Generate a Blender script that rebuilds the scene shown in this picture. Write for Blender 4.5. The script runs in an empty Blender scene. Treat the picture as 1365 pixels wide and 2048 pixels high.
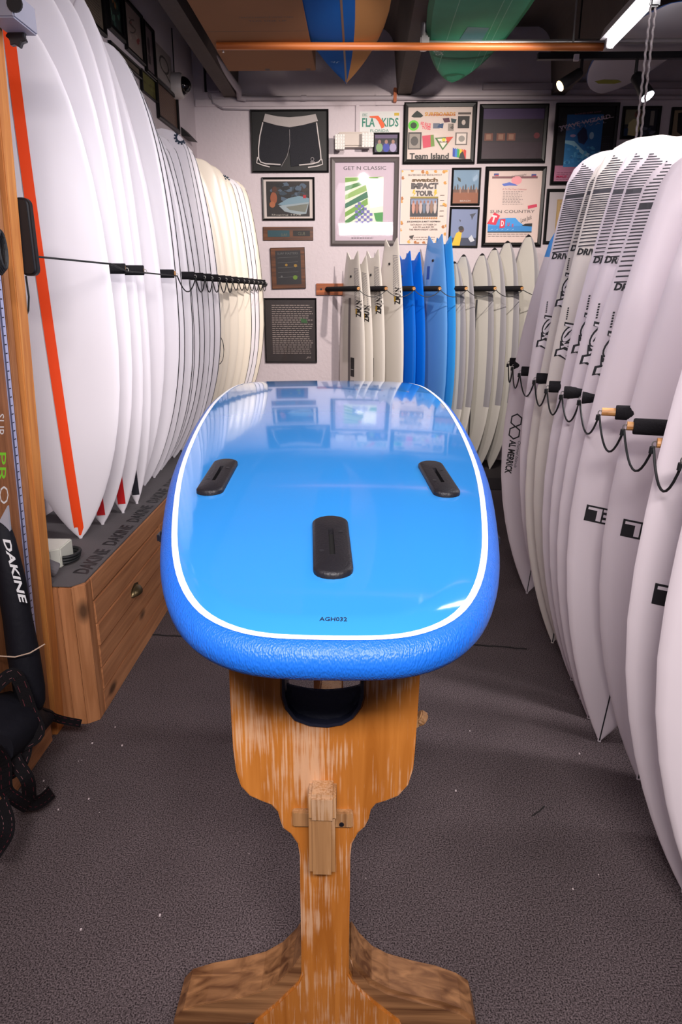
import bpy, bmesh, math, random
import numpy as np
from mathutils import Vector, Matrix
R = math.radians
SC = bpy.context.scene
COL = SC.collection

# ------------------------------------------------------------------ camera
F = 1400.0; H = 1.5
PIT = math.atan(434 / F); YAW = math.atan((722 - 682.5) * math.cos(PIT) / F)
cd = bpy.data.cameras.new('camera'); cam = bpy.data.objects.new('camera', cd); COL.objects.link(cam)
cd.sensor_fit = 'VERTICAL'; cd.sensor_height = 36.0; cd.lens = F / 2048 * 36.0
cd.clip_start = .02; cd.clip_end = 60
cam.location = (0, 0, H); cam.rotation_euler = (math.pi / 2 - PIT, 0, YAW)
SC.camera = cam
# ------------------------------------------------------------------ world, light, exposure
w = bpy.data.worlds.new('world'); SC.world = w; w.use_nodes = True
w.node_tree.nodes['Background'].inputs[0].default_value = (.80, .74, 1.0, 1)
w.node_tree.nodes['Background'].inputs[1].default_value = .10
SC.view_settings.view_transform = 'Standard'; SC.view_settings.look = 'None'
SC.view_settings.gamma = 1; SC.view_settings.use_curve_mapping = False
SC.view_settings.exposure = 0.0

def area(name, loc, to, sx, sy, power, col, spread=180):
    l = bpy.data.lights.new(name, 'AREA'); l.shape = 'RECTANGLE'; l.size = sx; l.size_y = sy
    l.energy = power; l.color = col; l.spread = R(spread)
    o = bpy.data.objects.new(name, l); COL.objects.link(o); o.location = loc
    o.rotation_euler = (Vector(to) - Vector(loc)).to_track_quat('-Z', 'Y').to_euler()
    return o
def spot(name, loc, to, power, col, size=60, blend=.6, rad=.03):
    l = bpy.data.lights.new(name, 'SPOT'); l.energy = power; l.color = col
    l.spot_size = R(size); l.spot_blend = blend; l.shadow_soft_size = rad
    o = bpy.data.objects.new(name, l); COL.objects.link(o); o.location = loc
    o.rotation_euler = (Vector(to) - Vector(loc)).to_track_quat('-Z', 'Y').to_euler()
    return o
area('ceiling_tube_light_right', (1.30, 2.2, 2.78), (-.8, 3.0, 1.3), .2, 2.4, 55, (1, .94, .97), 125)
area('front_fill_light', (.25, -.9, 2.6), (-.1, 2.0, .3), 1.3, .25, 27, (1, .93, .92), 86)  # unseen fill added behind the camera to brighten the trestle front
area('ceiling_tube_light_left', (-.45, .2, 2.70), (.8, 2.2, .5), .25, 1.2, 8, (1, .9, .98), 110)
spot('back_wall_spot_light', (.9, 3.6, 2.70), (.3, 6.1, 1.6), 250, (1, .88, .80), 78, .7, .03)
spot('poster_spot_light', (.02, 3.5, 2.76), (-.3, 6.1, 1.5), 120, (1, .9, .86), 84, .8, .05)

# ------------------------------------------------------------------ picture to place
CP, SP, CY, SY = math.cos(PIT), math.sin(PIT), math.cos(YAW), math.sin(YAW)
FW = Vector((-SY * CP, CY * CP, -SP)); RT = Vector((CY, SY, 0)); UP = RT.cross(FW)
def ray(a, b): return FW + RT * ((a - 682.5) / F) + UP * ((1024 - b) / F)
def at(a, b, ax, v):
    d = ray(a, b); o = Vector((0, 0, H)); return o + d * ((v - o[ax]) / d[ax])
def atp(a, b, p, n):
    d = ray(a, b); o = Vector((0, 0, H)); return o + d * ((p - o).dot(n) / d.dot(n))
def zof(y, Y): return at(722, y, 1, Y).z
def xof(u, y, Y): return at(u, y, 1, Y).x

# ------------------------------------------------------------------ materials
MC = {}
def nt(m): return m.node_tree.nodes, m.node_tree.links
def M(name, col, rough=.5, metal=0, bump=0, bscale=80, spec=.5, coat=0, var=0, vscale=6, trans=0):
    if name in MC: return MC[name]
    m = bpy.data.materials.new(name); m.use_nodes = True; n, l = nt(m); b = n['Principled BSDF']
    b.inputs['Base Color'].default_value = (*col, 1); b.inputs['Roughness'].default_value = rough
    b.inputs['Metallic'].default_value = metal; b.inputs['Specular IOR Level'].default_value = spec
    b.inputs['Coat Weight'].default_value = coat; b.inputs['Coat Roughness'].default_value = .04
    b.inputs['Transmission Weight'].default_value = trans
    tc = n.new('ShaderNodeTexCoord')
    no = n.new('ShaderNodeTexNoise'); no.inputs['Scale'].default_value = vscale; no.inputs['Detail'].default_value = 5
    l.new(tc.outputs['Object'], no.inputs['Vector'])
    mx = n.new('ShaderNodeMix'); mx.data_type = 'RGBA'
    v = var if var else .06
    mx.inputs[6].default_value = (*[c * (1 - v) for c in col], 1); mx.inputs[7].default_value = (*[min(1, c * (1 + v)) for c in col], 1)
    l.new(no.outputs['Fac'], mx.inputs[0]); l.new(mx.outputs[2], b.inputs['Base Color'])
    if bump:
        n2 = n.new('ShaderNodeTexNoise'); n2.inputs['Scale'].default_value = bscale; n2.inputs['Detail'].default_value = 4
        l.new(tc.outputs['Object'], n2.inputs['Vector'])
        bp = n.new('ShaderNodeBump'); bp.inputs['Strength'].default_value = bump; bp.inputs['Distance'].default_value = .01
        l.new(n2.outputs['Fac'], bp.inputs['Height']); l.new(bp.outputs['Normal'], b.inputs['Normal'])
    MC[name] = m; return m
def emis(name, col, s):
    if name in MC: return MC[name]
    m = bpy.data.materials.new(name); m.use_nodes = True; n, l = nt(m); b = n['Principled BSDF']
    b.inputs['Base Color'].default_value = (1, 1, 1, 1)
    b.inputs['Emission Color'].default_value = (*col, 1); b.inputs['Emission Strength'].default_value = s
    MC[name] = m; return m
def wood(name, c1, c2, axis='Z', rough=.5, scale=1.0, c3=None, fine=.0, seed=0):
    """grain runs along the axis"""
    if name in MC: return MC[name]
    m = bpy.data.materials.new(name); m.use_nodes = True; n, l = nt(m); b = n['Principled BSDF']
    tc = n.new('ShaderNodeTexCoord'); mp = n.new('ShaderNodeMapping'); l.new(tc.outputs['Object'], mp.inputs['Vector'])
    s = {'X': (1.2, 22, 22), 'Y': (22, 1.2, 22), 'Z': (22, 22, 1.2)}[axis]
    mp.inputs['Scale'].default_value = [q * scale for q in s]; mp.inputs['Location'].default_value = (seed, seed * .7, seed * 1.3)
    a = n.new('ShaderNodeTexNoise'); a.inputs['Scale'].default_value = 1.6; a.inputs['Detail'].default_value = 8; a.inputs['Distortion'].default_value = 1.2
    l.new(mp.outputs[0], a.inputs['Vector'])
    cr = n.new('ShaderNodeValToRGB'); e = cr.color_ramp.elements
    e[0].position = .32; e[0].color = (*c2, 1); e[1].position = .68; e[1].color = (*c1, 1)
    l.new(a.outputs['Fac'], cr.inputs[0])
    # knots
    vo = n.new('ShaderNodeTexVoronoi'); vo.inputs['Scale'].default_value = 4.5
    mp2 = n.new('ShaderNodeMapping'); l.new(tc.outputs['Object'], mp2.inputs['Vector'])
    mp2.inputs['Scale'].default_value = {'X': (.5, 1, 1), 'Y': (1, .5, 1), 'Z': (1, 1, .5)}[axis]
    l.new(mp2.outputs[0], vo.inputs['Vector'])
    kr = n.new('ShaderNodeMapRange'); kr.inputs[1].default_value = .05; kr.inputs[2].default_value = .13; kr.inputs[3].default_value = .22; kr.inputs[4].default_value = 1
    l.new(vo.outputs['Distance'], kr.inputs[0])
    mul = n.new('ShaderNodeMix'); mul.data_type = 'RGBA'; mul.blend_type = 'MULTIPLY'; mul.inputs[0].default_value = 1 if fine == 0 else 0
    l.new(cr.outputs[0], mul.inputs[6]); l.new(kr.outputs[0], mul.inputs[7])
    out = mul.outputs[2]
    if c3:
        mp3 = n.new('ShaderNodeMapping'); l.new(tc.outputs['Object'], mp3.inputs['Vector'])
        mp3.inputs['Scale'].default_value = {'X': (6, 190, 190), 'Y': (190, 6, 190), 'Z': (190, 190, 6)}[axis]
        s3 = n.new('ShaderNodeTexNoise'); s3.inputs['Scale'].default_value = 1.3; s3.inputs['Detail'].default_value = 3
        l.new(mp3.outputs[0], s3.inputs['Vector'])
        s4 = n.new('ShaderNodeTexNoise'); s4.inputs['Scale'].default_value = 9; s4.inputs['Detail'].default_value = 5
        l.new(tc.outputs['Object'], s4.inputs['Vector'])
        ad = n.new('ShaderNodeMath'); ad.operation = 'ADD'; l.new(s3.outputs['Fac'], ad.inputs[0]); l.new(s4.outputs['Fac'], ad.inputs[1])
        r3 = n.new('ShaderNodeMapRange'); r3.inputs[1].default_value = 1.02; r3.inputs[2].default_value = 1.2; r3.inputs[4].default_value = .55
        l.new(ad.outputs[0], r3.inputs[0])
        m3 = n.new('ShaderNodeMix'); m3.data_type = 'RGBA'; l.new(r3.outputs[0], m3.inputs[0])
        l.new(out, m3.inputs[6]); m3.inputs[7].default_value = (*c3, 1); out = m3.outputs[2]
    l.new(out, b.inputs['Base Color']); b.inputs['Roughness'].default_value = rough
    bp = n.new('ShaderNodeBump'); bp.inputs['Strength'].default_value = .25; bp.inputs['Distance'].default_value = .004
    l.new(a.outputs['Fac'], bp.inputs['Height']); l.new(bp.outputs['Normal'], b.inputs['Normal'])
    MC[name] = m; return m
def glassmat():
    if 'picture glass' in MC: return MC['picture glass']
    m = bpy.data.materials.new('picture glass'); m.use_nodes = True; n, l = nt(m)
    n.remove(n['Principled BSDF']); o = n['Material Output']
    t = n.new('ShaderNodeBsdfTransparent'); g = n.new('ShaderNodeBsdfGlossy'); g.inputs['Roughness'].default_value = .03
    fr = n.new('ShaderNodeFresnel'); fr.inputs[0].default_value = 1.38; mx = n.new('ShaderNodeMixShader')
    l.new(fr.outputs[0], mx.inputs[0]); l.new(t.outputs[0], mx.inputs[1]); l.new(g.outputs[0], mx.inputs[2]); l.new(mx.outputs[0], o.inputs[0])
    MC['picture glass'] = m; return m
def carpet():
    m = bpy.data.materials.new('carpet'); m.use_nodes = True; n, l = nt(m); b = n['Principled BSDF']
    tc = n.new('ShaderNodeTexCoord')
    a = n.new('ShaderNodeTexNoise'); a.inputs['Scale'].default_value = 260; a.inputs['Detail'].default_value = 4; l.new(tc.outputs['Object'], a.inputs['Vector'])
    c = n.new('ShaderNodeValToRGB'); e = c.color_ramp.elements
    e[0].position = .36; e[0].color = (.022, .016, .017, 1); e[1].position = .66; e[1].color = (.19, .15, .155, 1)
    l.new(a.outputs['Fac'], c.inputs[0])
    d = n.new('ShaderNodeTexNoise'); d.inputs['Scale'].default_value = 3; d.inputs['Detail'].default_value = 6; l.new(tc.outputs['Object'], d.inputs['Vector'])
    mr = n.new('ShaderNodeMapRange'); mr.inputs[3].default_value = .7; mr.inputs[4].default_value = 1.25; l.new(d.outputs['Fac'], mr.inputs[0])
    mx = n.new('ShaderNodeMix'); mx.data_type = 'RGBA'; mx.blend_type = 'MULTIPLY'; mx.inputs[0].default_value = 1
    l.new(c.outputs[0], mx.inputs[6]); l.new(mr.outputs[0], mx.inputs[7]); l.new(mx.outputs[2], b.inputs['Base Color'])
    b.inputs['Roughness'].default_value = .95; b.inputs['Specular IOR Level'].default_value = .1
    bp = n.new('ShaderNodeBump'); bp.inputs['Strength'].default_value = .5; bp.inputs['Distance'].default_value = .004
    l.new(a.outputs['Fac'], bp.inputs['Height']); l.new(bp.outputs['Normal'], b.inputs['Normal'])
    return m
def flat(c):
    """plain printed ink"""
    k = 'ink %.3f %.3f %.3f' % tuple(c)
    return M(k, c, .55, var=.02, vscale=60)
def hexc(s):
    v = [int(s[i:i + 2], 16) / 255 for i in (0, 2, 4)]
    return tuple(x / 12.92 if x < .04045 else ((x + .055) / 1.055) ** 2.4 for x in v)

# ------------------------------------------------------------------ mesh building
class MB:
    def __init__(s): s.v = []; s.f = []; s.m = []
    def add(s, vs, fs, mi=0):
        o = len(s.v); s.v += [tuple(v) for v in vs]; s.f += [tuple(o + i for i in f) for f in fs]; s.m += [mi] * len(fs); return s
    def box(s, a, b, mi=0, mat=None):
        x0, x1 = sorted((a[0], b[0])); y0, y1 = sorted((a[1], b[1])); z0, z1 = sorted((a[2], b[2]))
        vs = [Vector(p) for p in ((x0, y0, z0), (x1, y0, z0), (x1, y1, z0), (x0, y1, z0), (x0, y0, z1), (x1, y0, z1), (x1, y1, z1), (x0, y1, z1))]
        if mat is not None: vs = [mat @ v for v in vs]
        return s.add(vs, [(0, 3, 2, 1), (4, 5, 6, 7), (0, 1, 5, 4), (1, 2, 6, 5), (2, 3, 7, 6), (3, 0, 4, 7)], mi)
    def tube(s, pts, r, n=10, mi=0, caps=True, flatten=1.0):
        pts = [Vector(p) for p in pts]; rr = r if isinstance(r, (list, tuple)) else [r] * len(pts)
        rings = []; ref = None
        for i, p in enumerate(pts):
            t = (pts[min(i + 1, len(pts) - 1)] - pts[max(i - 1, 0)]).normalized()
            if ref is None: ref = Vector((0, 0, 1)) if abs(t.z) < .9 else Vector((1, 0, 0))
            a = (ref - t * ref.dot(t)).normalized(); ref = a; b = t.cross(a)
            rings.append([p + (a * math.cos(k * 2 * math.pi / n) * flatten + b * math.sin(k * 2 * math.pi / n)) * rr[i] for k in range(n)])
        vs = [v for r_ in rings for v in r_]; fs = []
        for i in range(len(pts) - 1):
            for k in range(n): fs.append((i * n + k, i * n + (k + 1) % n, (i + 1) * n + (k + 1) % n, (i + 1) * n + k))
        if caps: fs.append(tuple(range(n))[::-1]); fs.append(tuple((len(pts) - 1) * n + k for k in range(n)))
        return s.add(vs, fs, mi)
    def prism(s, poly, fn, d0, d1, mi=0):
        """poly of 2D points; fn(a, b, d) -> 3D; extruded d0..d1"""
        n = len(poly); vs = [fn(a, b, d0) for a, b in poly] + [fn(a, b, d1) for a, b in poly]
        fs = [tuple(range(n)), tuple(range(2 * n - 1, n - 1, -1))] + [(i, n + i, n + (i + 1) % n, (i + 1) % n) for i in range(n)]
        return s.add(vs, fs, mi)
    def build(s, name, mats, parent=None, loc=None, bevel=0, smooth=False, seg=2, angle=30):
        me = bpy.data.meshes.new(name); vs = s.v
        if loc is not None: vs = [(v[0] - loc[0], v[1] - loc[1], v[2] - loc[2]) for v in vs]
        me.from_pydata(vs, [], s.f); me.polygons.foreach_set('material_index', s.m)
        for m in (mats if isinstance(mats, (list, tuple)) else [mats]): me.materials.append(m)
        bm = bmesh.new(); bm.from_mesh(me); bmesh.ops.recalc_face_normals(bm, faces=bm.faces)
        if bevel:
            es = [e for e in bm.edges if len(e.link_faces) == 2 and e.calc_face_angle(0) > R(angle)]
            bmesh.ops.bevel(bm, geom=es, offset=bevel, segments=seg, affect='EDGES', clamp_overlap=True)
        if smooth:
            for f in bm.faces: f.smooth = True
            for e in bm.edges:
                if len(e.link_faces) == 2 and e.calc_face_angle(0) > R(40): e.smooth = False
        bm.to_mesh(me); bm.free()
        o = bpy.data.objects.new(name, me); COL.objects.link(o)
        if parent: o.parent = parent
        if loc is not None: o.location = loc
        return o
def tag(o, label=None, cat=None, group=None, kind=None):
    if label: o['label'] = label
    if cat: o['category'] = cat
    if group: o['group'] = group
    if kind: o['kind'] = kind
    return o
def thing(name, loc, label, cat, group=None, rz=0):
    o = bpy.data.objects.new(name, None); COL.objects.link(o); o.location = loc; o.rotation_euler = (0, 0, rz)
    o.empty_display_size = .05; return tag(o, label, cat, group)
def sub(o, p, label=None):
    """child mesh built in world coordinates under an unrotated Empty"""
    o.parent = p; o.location = (-p.location[0], -p.location[1], -p.location[2])
    if label: o['label'] = label
    return o
TC = {}
def textmesh(s, bold=0.0, shear=0.0):
    k = (s, bold, shear)
    if k in TC: return TC[k]
    c = bpy.data.curves.new('t', 'FONT'); c.body = s; c.size = 1; c.offset = bold; c.shear = shear; c.resolution_u = 2
    o = bpy.data.objects.new('t', c); COL.objects.link(o)
    dg = bpy.context.evaluated_depsgraph_get(); me = bpy.data.meshes.new_from_object(o.evaluated_get(dg))
    vs = [(v.co.x, v.co.y) for v in me.vertices]; fs = [tuple(p.vertices) for p in me.polygons]
    bpy.data.objects.remove(o); bpy.data.meshes.remove(me)
    x0 = min(v[0] for v in vs); x1 = max(v[0] for v in vs); y0 = min(v[1] for v in vs); y1 = max(v[1] for v in vs)
    vs = [((x - x0), (y - y0)) for x, y in vs]
    TC[k] = (vs, fs, x1 - x0, y1 - y0); return TC[k]
def put_text(mb, s, fn, cx, cy, width=None, height=None, rot=0, mi=0, bold=0.0, shear=0.0, lift=0.0):
    """text centred on (cx,cy) of a 2D chart; fn(a,b,lift)->3D; width along the text, height across it"""
    vs, fs, tw, th = textmesh(s, bold, shear)
    sx = (width / tw) if width else height / th; sy = (height / th) if height else width / tw
    c, q = math.cos(R(rot)), math.sin(R(rot)); P = []
    for x, y in vs:
        a = (x - tw / 2) * sx; b = (y - th / 2) * sy
        P.append(fn(cx + a * c - b * q, cy + a * q + b * c, lift))
    mb.add(P, fs, mi)

# ================================================================== THE SHELL
YB = 6.12
wallm = M('painted wall', (.60, .53, .56), .75, bump=.35, bscale=35, var=.07, vscale=2.5)
ceilm = M('ceiling concrete', (.11, .085, .075), .9, bump=.3, bscale=30, var=.25, vscale=3)
fl = MB().box((-2.2, -2.5, -.1), (3.2, YB + .2, 0)).build('floor', carpet()); tag(fl, kind='structure')
seam = M('carpet seam', (.012, .01, .01), .95)
mb = MB()
random.seed(4)
for (a, b) in (((300, 1268), (352, 1272)), ((352, 1272), (470, 1283)), ((920, 1288), (985, 1292)), ((985, 1292), (1055, 1298))):
    p, q = at(*a, 2, 0.002), at(*b, 2, 0.002)
    pts = [p.lerp(q, k / 6) + Vector((0, random.uniform(-.004, .004), 0)) for k in range(7)]
    mb.tube(pts, .006, 5, flatten=.3)
p, q = at(1065, 1632, 2, .002), at(1090, 1612, 2, .002); mb.tube([p, p.lerp(q, .5) + Vector((.004, 0, 0)), q], .0025, 5, flatten=.4)
sm = mb.build('carpet_seam', seam, fl)
# white specks of wax and grit
mb = MB()
for k in range(34):
    u_, v_ = random.choice(((random.uniform(20, 260), random.uniform(1430, 1640)), (random.uniform(120, 1300), random.uniform(1400, 1950))))
    p = at(u_, v_, 2, .0015); r = random.uniform(.0008, .0022)
    mb.box(p - Vector((r, r, r)), p + Vector((r, r * 1.6, r)))
tag(mb.build('grit_speck', M('grit', (.7, .6, .6), .7), fl), kind='stuff')
tag(MB().box((-2.2, YB, -.1), (3.2, YB + .2, 3.5)).build('wall_back', wallm), kind='structure')
WP0 = Vector((-1.31, YB, 0)); WP1 = Vector((-1.52, .6, 0)); WD = (WP0 - WP1).normalized(); WN = Vector((WD.y, -WD.x, 0))
mb = MB(); a = WP1 - WD * 1.6; b = WP0 + WD * .0
mb.prism([(a.x, a.y), (b.x, b.y), (b.x - .2, b.y), (a.x - .2, a.y)], lambda x, y, z: (x, y, z), 0, 3.5)
tag(mb.build('wall_left', wallm), kind='structure')
tag(MB().box((3.0, -1.0, 0), (3.2, YB, 3.5)).build('wall_right', wallm), kind='structure')
tag(MB().box((-2.2, -2.5, 3.42), (3.2, YB + .2, 3.6)).build('ceiling', ceilm), kind='structure')
# precast stems with rounded haunches running to the back wall
def stem(xc, wb=.10):
    zt, zb = 3.425, 2.965; pts = [(-wb / 2, zb), (wb / 2, zb)]
    for k in range(7):
        t = k / 6 * math.pi / 2; pts.append((wb / 2 + .03 + .14 * (1 - math.cos(t)), zt - .14 + .14 * math.sin(t)))
    for k in range(6, -1, -1):
        t = k / 6 * math.pi / 2; pts.append((-wb / 2 - .03 - .14 * (1 - math.cos(t)), zt - .14 + .14 * math.sin(t)))
    o = MB().prism(pts, lambda a, b, d: (xc + a, d, b), -1.5, YB).build('ceiling_beam', ceilm)
    tag(o, kind='structure')
for x in (-1.02, .32, 1.5, 2.7): stem(x)
# raised ledge under the conduit of the back wall
tag(MB().box((-1.3, YB - .02, 2.9), (.12, YB, 2.95)).build('trim_1', wallm, bevel=.004), kind='structure')
tag(MB().box((.10, YB - .025, 2.90), (.42, YB, 2.975)).build('trim_2', wallm, bevel=.004), kind='structure')
tag(MB().box((-.02 - .03, YB - .02, 2.6), (-.02, YB, 2.9)).build('trim_3', wallm, bevel=.003), kind='structure')

# ================================================================== THE BLUE BOARD ON ITS TRESTLE
bluetop = M('glossy blue slick bottom', hexc('338AD6'), .09, coat=.6, var=.02, bump=.02, bscale=5)
whitepin = M('white pinline', (.93, .95, .98), .35)
def railmat():
    m = bpy.data.materials.new('pebbled blue foam'); m.use_nodes = True; n, l = nt(m); b = n['Principled BSDF']
    b.inputs['Base Color'].default_value = (*hexc('1866CE'), 1); b.inputs['Roughness'].default_value = .42
    tc = n.new('ShaderNodeTexCoord'); mp = n.new('ShaderNodeMapping'); l.new(tc.outputs['Object'], mp.inputs[0]); mp.inputs['Scale'].default_value = (1.3, 1.0, .42)
    v = n.new('ShaderNodeTexVoronoi'); v.inputs['Scale'].default_value = 420; v.feature = 'SMOOTH_F1'; l.new(mp.outputs[0], v.inputs['Vector'])
    no = n.new('ShaderNodeTexNoise'); no.inputs['Scale'].default_value = 120; no.inputs['Detail'].default_value = 6; no.inputs['Distortion'].default_value = 1.0; l.new(mp.outputs[0], no.inputs['Vector'])
    ad = n.new('ShaderNodeMath'); ad.operation = 'ADD'; l.new(v.outputs['Distance'], ad.inputs[0]); l.new(no.outputs['Fac'], ad.inputs[1])
    bp = n.new('ShaderNodeBump'); bp.inputs['Strength'].default_value = .4; bp.inputs['Distance'].default_value = .003
    l.new(ad.outputs[0], bp.inputs['Height']); l.new(bp.outputs['Normal'], b.inputs['Normal'])
    return m
railm = railmat()
YT = [.80, .97, 1.09, 1.24, 1.38, 1.7, 2.05, 2.3, 2.5, 2.7, 2.9, 3.1, 3.3]
ZT = [1.083, 1.114, 1.131, 1.149, 1.163, 1.185, 1.196, 1.198, 1.192, 1.178, 1.157, 1.11, 1.045]
WY = [.80, .803, .812, .83, .85, .875, .92, .97, 1.03, 1.09, 1.24, 1.38, 1.7, 2.05, 2.45, 2.6, 2.8, 3.0, 3.12, 3.2, 3.25, 3.28]
WW = [.07, .095, .123, .154, .174, .193, .216, .232, .248, .260, .286, .304, .327, .342, .334, .320, .285, .225, .165, .12, .08, .03]
def ip(x, xs, ys): return float(np.interp(x, xs, ys))
zc = np.polyfit(YT, ZT, 5)
def bz(Y): return float(np.polyval(zc, Y))
def bax(Y): return -.002 - .0435 * Y
def btop(x, Y, lift=0):
    hw = max(.02, ip(Y, WY, WW)); t = (x - bax(Y)) / .31
    return Vector((x, Y, bz(Y) + .006 * (1 - min(1, t * t)) + lift))
# outline of the seam as a closed loop, then offset rings
def outline(n=220):
    ys = []
    ys = [.80, .801, .803, .807, .812, .82, .83, .84, .85, .862, .875, .895, .92, .945, .97, 1.0, 1.03, 1.06, 1.09] + [1.09 + k * .07 for k in range(1, 22)]
    ys = [y for y in ys if y < 2.62] + [2.65, 2.75, 2.85, 2.95, 3.03, 3.10, 3.15, 3.19, 3.22, 3.245, 3.262, 3.275, 3.28]
    right = [(bax(y) + ip(y, WY, WW), y) for y in ys]; left = [(bax(y) - ip(y, WY, WW), y) for y in ys[::-1]]
    tail = [(bax(.8) - .07 + .14 * k / 8, .7985 - .0015 * math.sin(k / 8 * math.pi)) for k in range(1, 8)]
    P = right + left + tail
    # smooth the loop
    A = np.array(P)
    for _ in range(3): A = (np.roll(A, 1, 0) + 2 * A + np.roll(A, -1, 0)) / 4
    return A
OL = outline(); d = np.roll(OL, -1, 0) - np.roll(OL, 1, 0); d /= np.linalg.norm(d, axis=1)[:, None]; ON = np.stack([d[:, 1], -d[:, 0]], 1)
def ring(off, dz):
    out = []
    for (x, y), (nx, ny) in zip(OL, ON):
        k = bz(min(3.28, max(.8, y))); out.append(Vector((x + nx * off, y + ny * off, k + dz)))
    return out
sb = thing('foam_surfboard', (bax(1.6), 1.6, 1.0), 'big glossy blue soft surfboard lying fins-up on the wooden trestle', 'surfboard')
N = len(OL)
prof = [(0, .0), (.005, -.002), (.013, -.008), (.019, -.018), (.021, -.029), (.019, -.041), (.012, -.051), (.000, -.058), (-.03, -.062), (-.09, -.064)]
mb = MB(); vs = []; fs = []
for o_, z_ in prof: vs += ring(o_, z_)
for k in range(len(prof) - 1):
    for i in range(N): fs.append((k * N + i, k * N + (i + 1) % N, (k + 1) * N + (i + 1) % N, (k + 1) * N + i))
mb.add(vs, fs)
# underside: strips across
def strips(mb, dz, inset, flip=False, mi=0, n=16, z=None):
    ys = [y for y in list(np.linspace(.80 + inset, 3.27 - inset, 90))]
    rows = []
    for y in ys:
        ws = [abs(x - bax(y)) for x, yy in zip(OL[:, 0], OL[:, 1]) if abs(yy - y) < .02]
        hw = max(.012, np.interp(y, WY, WW) - inset * (1.0 if y > .86 else .6))
        rows.append([btop(bax(y) + hw * t, y, dz) for t in np.linspace(-1, 1, n)])
    mb.add([v for r_ in rows for v in r_], [(i * n + k, i * n + k + 1, (i + 1) * n + k + 1, (i + 1) * n + k) for i in range(len(rows) - 1) for k in range(n - 1)], mi)
strips(mb, -.066, .07)
sub(mb.build('foam_rail', railm, smooth=True), sb, 'pebbled blue foam rail and deck')
# white pinline band
mb = MB(); a_ = ring(.001, .0008); b_ = ring(-.0085, .0022)
mb.add(a_ + b_, [(i, (i + 1) % N, N + (i + 1) % N, N + i) for i in range(N)])
sub(mb.build('pinline', whitepin, smooth=True), sb, 'thin white pinline round the slick blue bottom')
# slick bottom: rings shrinking towards the axis
mb = MB(); vs = []; fs = []; K = 12
base = ring(-.007, 0)
for k in range(K + 1):
    t = k / K
    for p in base:
        yy = min(2.9, max(1.02, p.y)); cx = bax(yy)
        q = Vector((p.x + (cx - p.x) * t, p.y + (yy - p.y) * t, 0))
        r_ = btop(q.x, q.y, .0022 if k else .001); r_.z -= .006 * (1 - t) ** 3 if k == 0 else 0
        if k == 0: r_.z = p.z + .0014
        vs.append(r_)
fs = [(k * N + i, k * N + (i + 1) % N, (k + 1) * N + (i + 1) % N, (k + 1) * N + i) for k in range(K) for i in range(N)]
mb.add(vs, fs)
slick = sub(mb.build('slick_bottom', bluetop, smooth=True), sb)
# fin boxes
blackp = M('black moulded plastic', (.012, .011, .014), .42, spec=.3, bump=.15, bscale=300)
holem = M('dark slot', (.002, .002, .002), .9)
def finbox(p0, p1, wd):
    """capsule plate between two points on the slick, with a slot"""
    p0, p1 = Vector(p0), Vector(p1); ax = (p1 - p0); L = ax.length; ax.normalize(); sd = Vector((ax.y, -ax.x)).normalized()
    def fn(a, b, d): q = p0 + ax * a + sd * b; return btop(q.x, q.y, .0025 + d)
    def cap(w_, e): 
        P = []
        for k in range(11):
            t = -math.pi / 2 + math.pi * k / 10; P.append((L - w_ * .75 + e + math.cos(t) * w_ * .75, math.sin(t) * w_))
        for k in range(11):
            t = math.pi / 2 + math.pi * k / 10; P.append((w_ * .75 - e + math.cos(t) * w_ * .75, math.sin(t) * w_))
        return P
    mb = MB(); A = cap(wd / 2, 0); n = len(A); 
    def grow(P, s): return [(x + (x - L / 2) * (-s) / (L / 2), y - y * s / (wd / 2)) for x, y in P]
    rings = [(A, 0), (A, .006), (grow(A, .002), .0085), (grow(A, .005), .010)]
    sl = [(L * .72, -wd * .07), (L * .72, wd * .07), (L * .28, wd * .07), (L * .28, -wd * .07)]
    vs = [fn(x, y, d_) for P, d_ in rings for x, y in P]
    fs = [(k * n + i, k * n + (i + 1) % n, (k + 1) * n + (i + 1) % n, (k + 1) * n + i) for k in range(3) for i in range(n)]
    # top face around the slot
    def near(p): return min(range(4), key=lambda j: (Vector(sl[j]) - Vector(p)).length)
    o = len(vs); vs += [fn(x, y, .010) for x, y in sl] + [fn(x, y, -.001) for x, y in sl]
    T = rings[3][0]
    for i in range(n):
        j = (i + 1) % n; a, b = near(T[i]), near(T[j])
        if a == b: fs.append((3 * n + i, 3 * n + j, o + a))
        else: fs.append((3 * n + i, 3 * n + j, o + b, o + a))
    for i in range(4): fs.append((o + i, o + (i + 1) % 4, o + 4 + (i + 1) % 4, o + 4 + i))
    mb.add(vs, fs); fb = sub(mb.build('fin_box', blackp, smooth=True), sb)
    m2 = MB().add([fn(x, y, .0002) for x, y in sl], [(0, 1, 2, 3)])
    q = m2.build('slot', holem, fb)
    m3 = MB()
    for x, y in ((L * .34, -wd * .27), (L * .66, wd * .27)):
        m3.add([fn(x + math.cos(k * math.pi / 4) * .004, y + math.sin(k * math.pi / 4) * .004, .0104) for k in range(8)], [tuple(range(8))])
    m3.build('grub_screw', M('screw steel', (.08, .08, .09), .4, metal=.8), fb)
    return fb
def ontop(u, v):
    d_ = ray(u, v); t = .5
    for _ in range(60):
        p = Vector((0, 0, H)) + d_ * t; e = p.z - (bz(p.y) + .006); t += e * 1.2
    return (p.x, p.y)
finbox(ontop(668, 1162), ontop(660, 1043), .058)
finbox(ontop(416, 991), ontop(455, 925), .05)
finbox(ontop(898, 995), ontop(858, 929), .05)
mb = MB(); c = ontop(667, 1242)
put_text(mb, 'AGH032', lambda a, b, l_: btop(a, b, .0028 + l_), c[0], c[1], width=.036, height=.0085, bold=.01)
mb.build('lettering', flat((.01, .01, .015)), slick)

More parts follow.
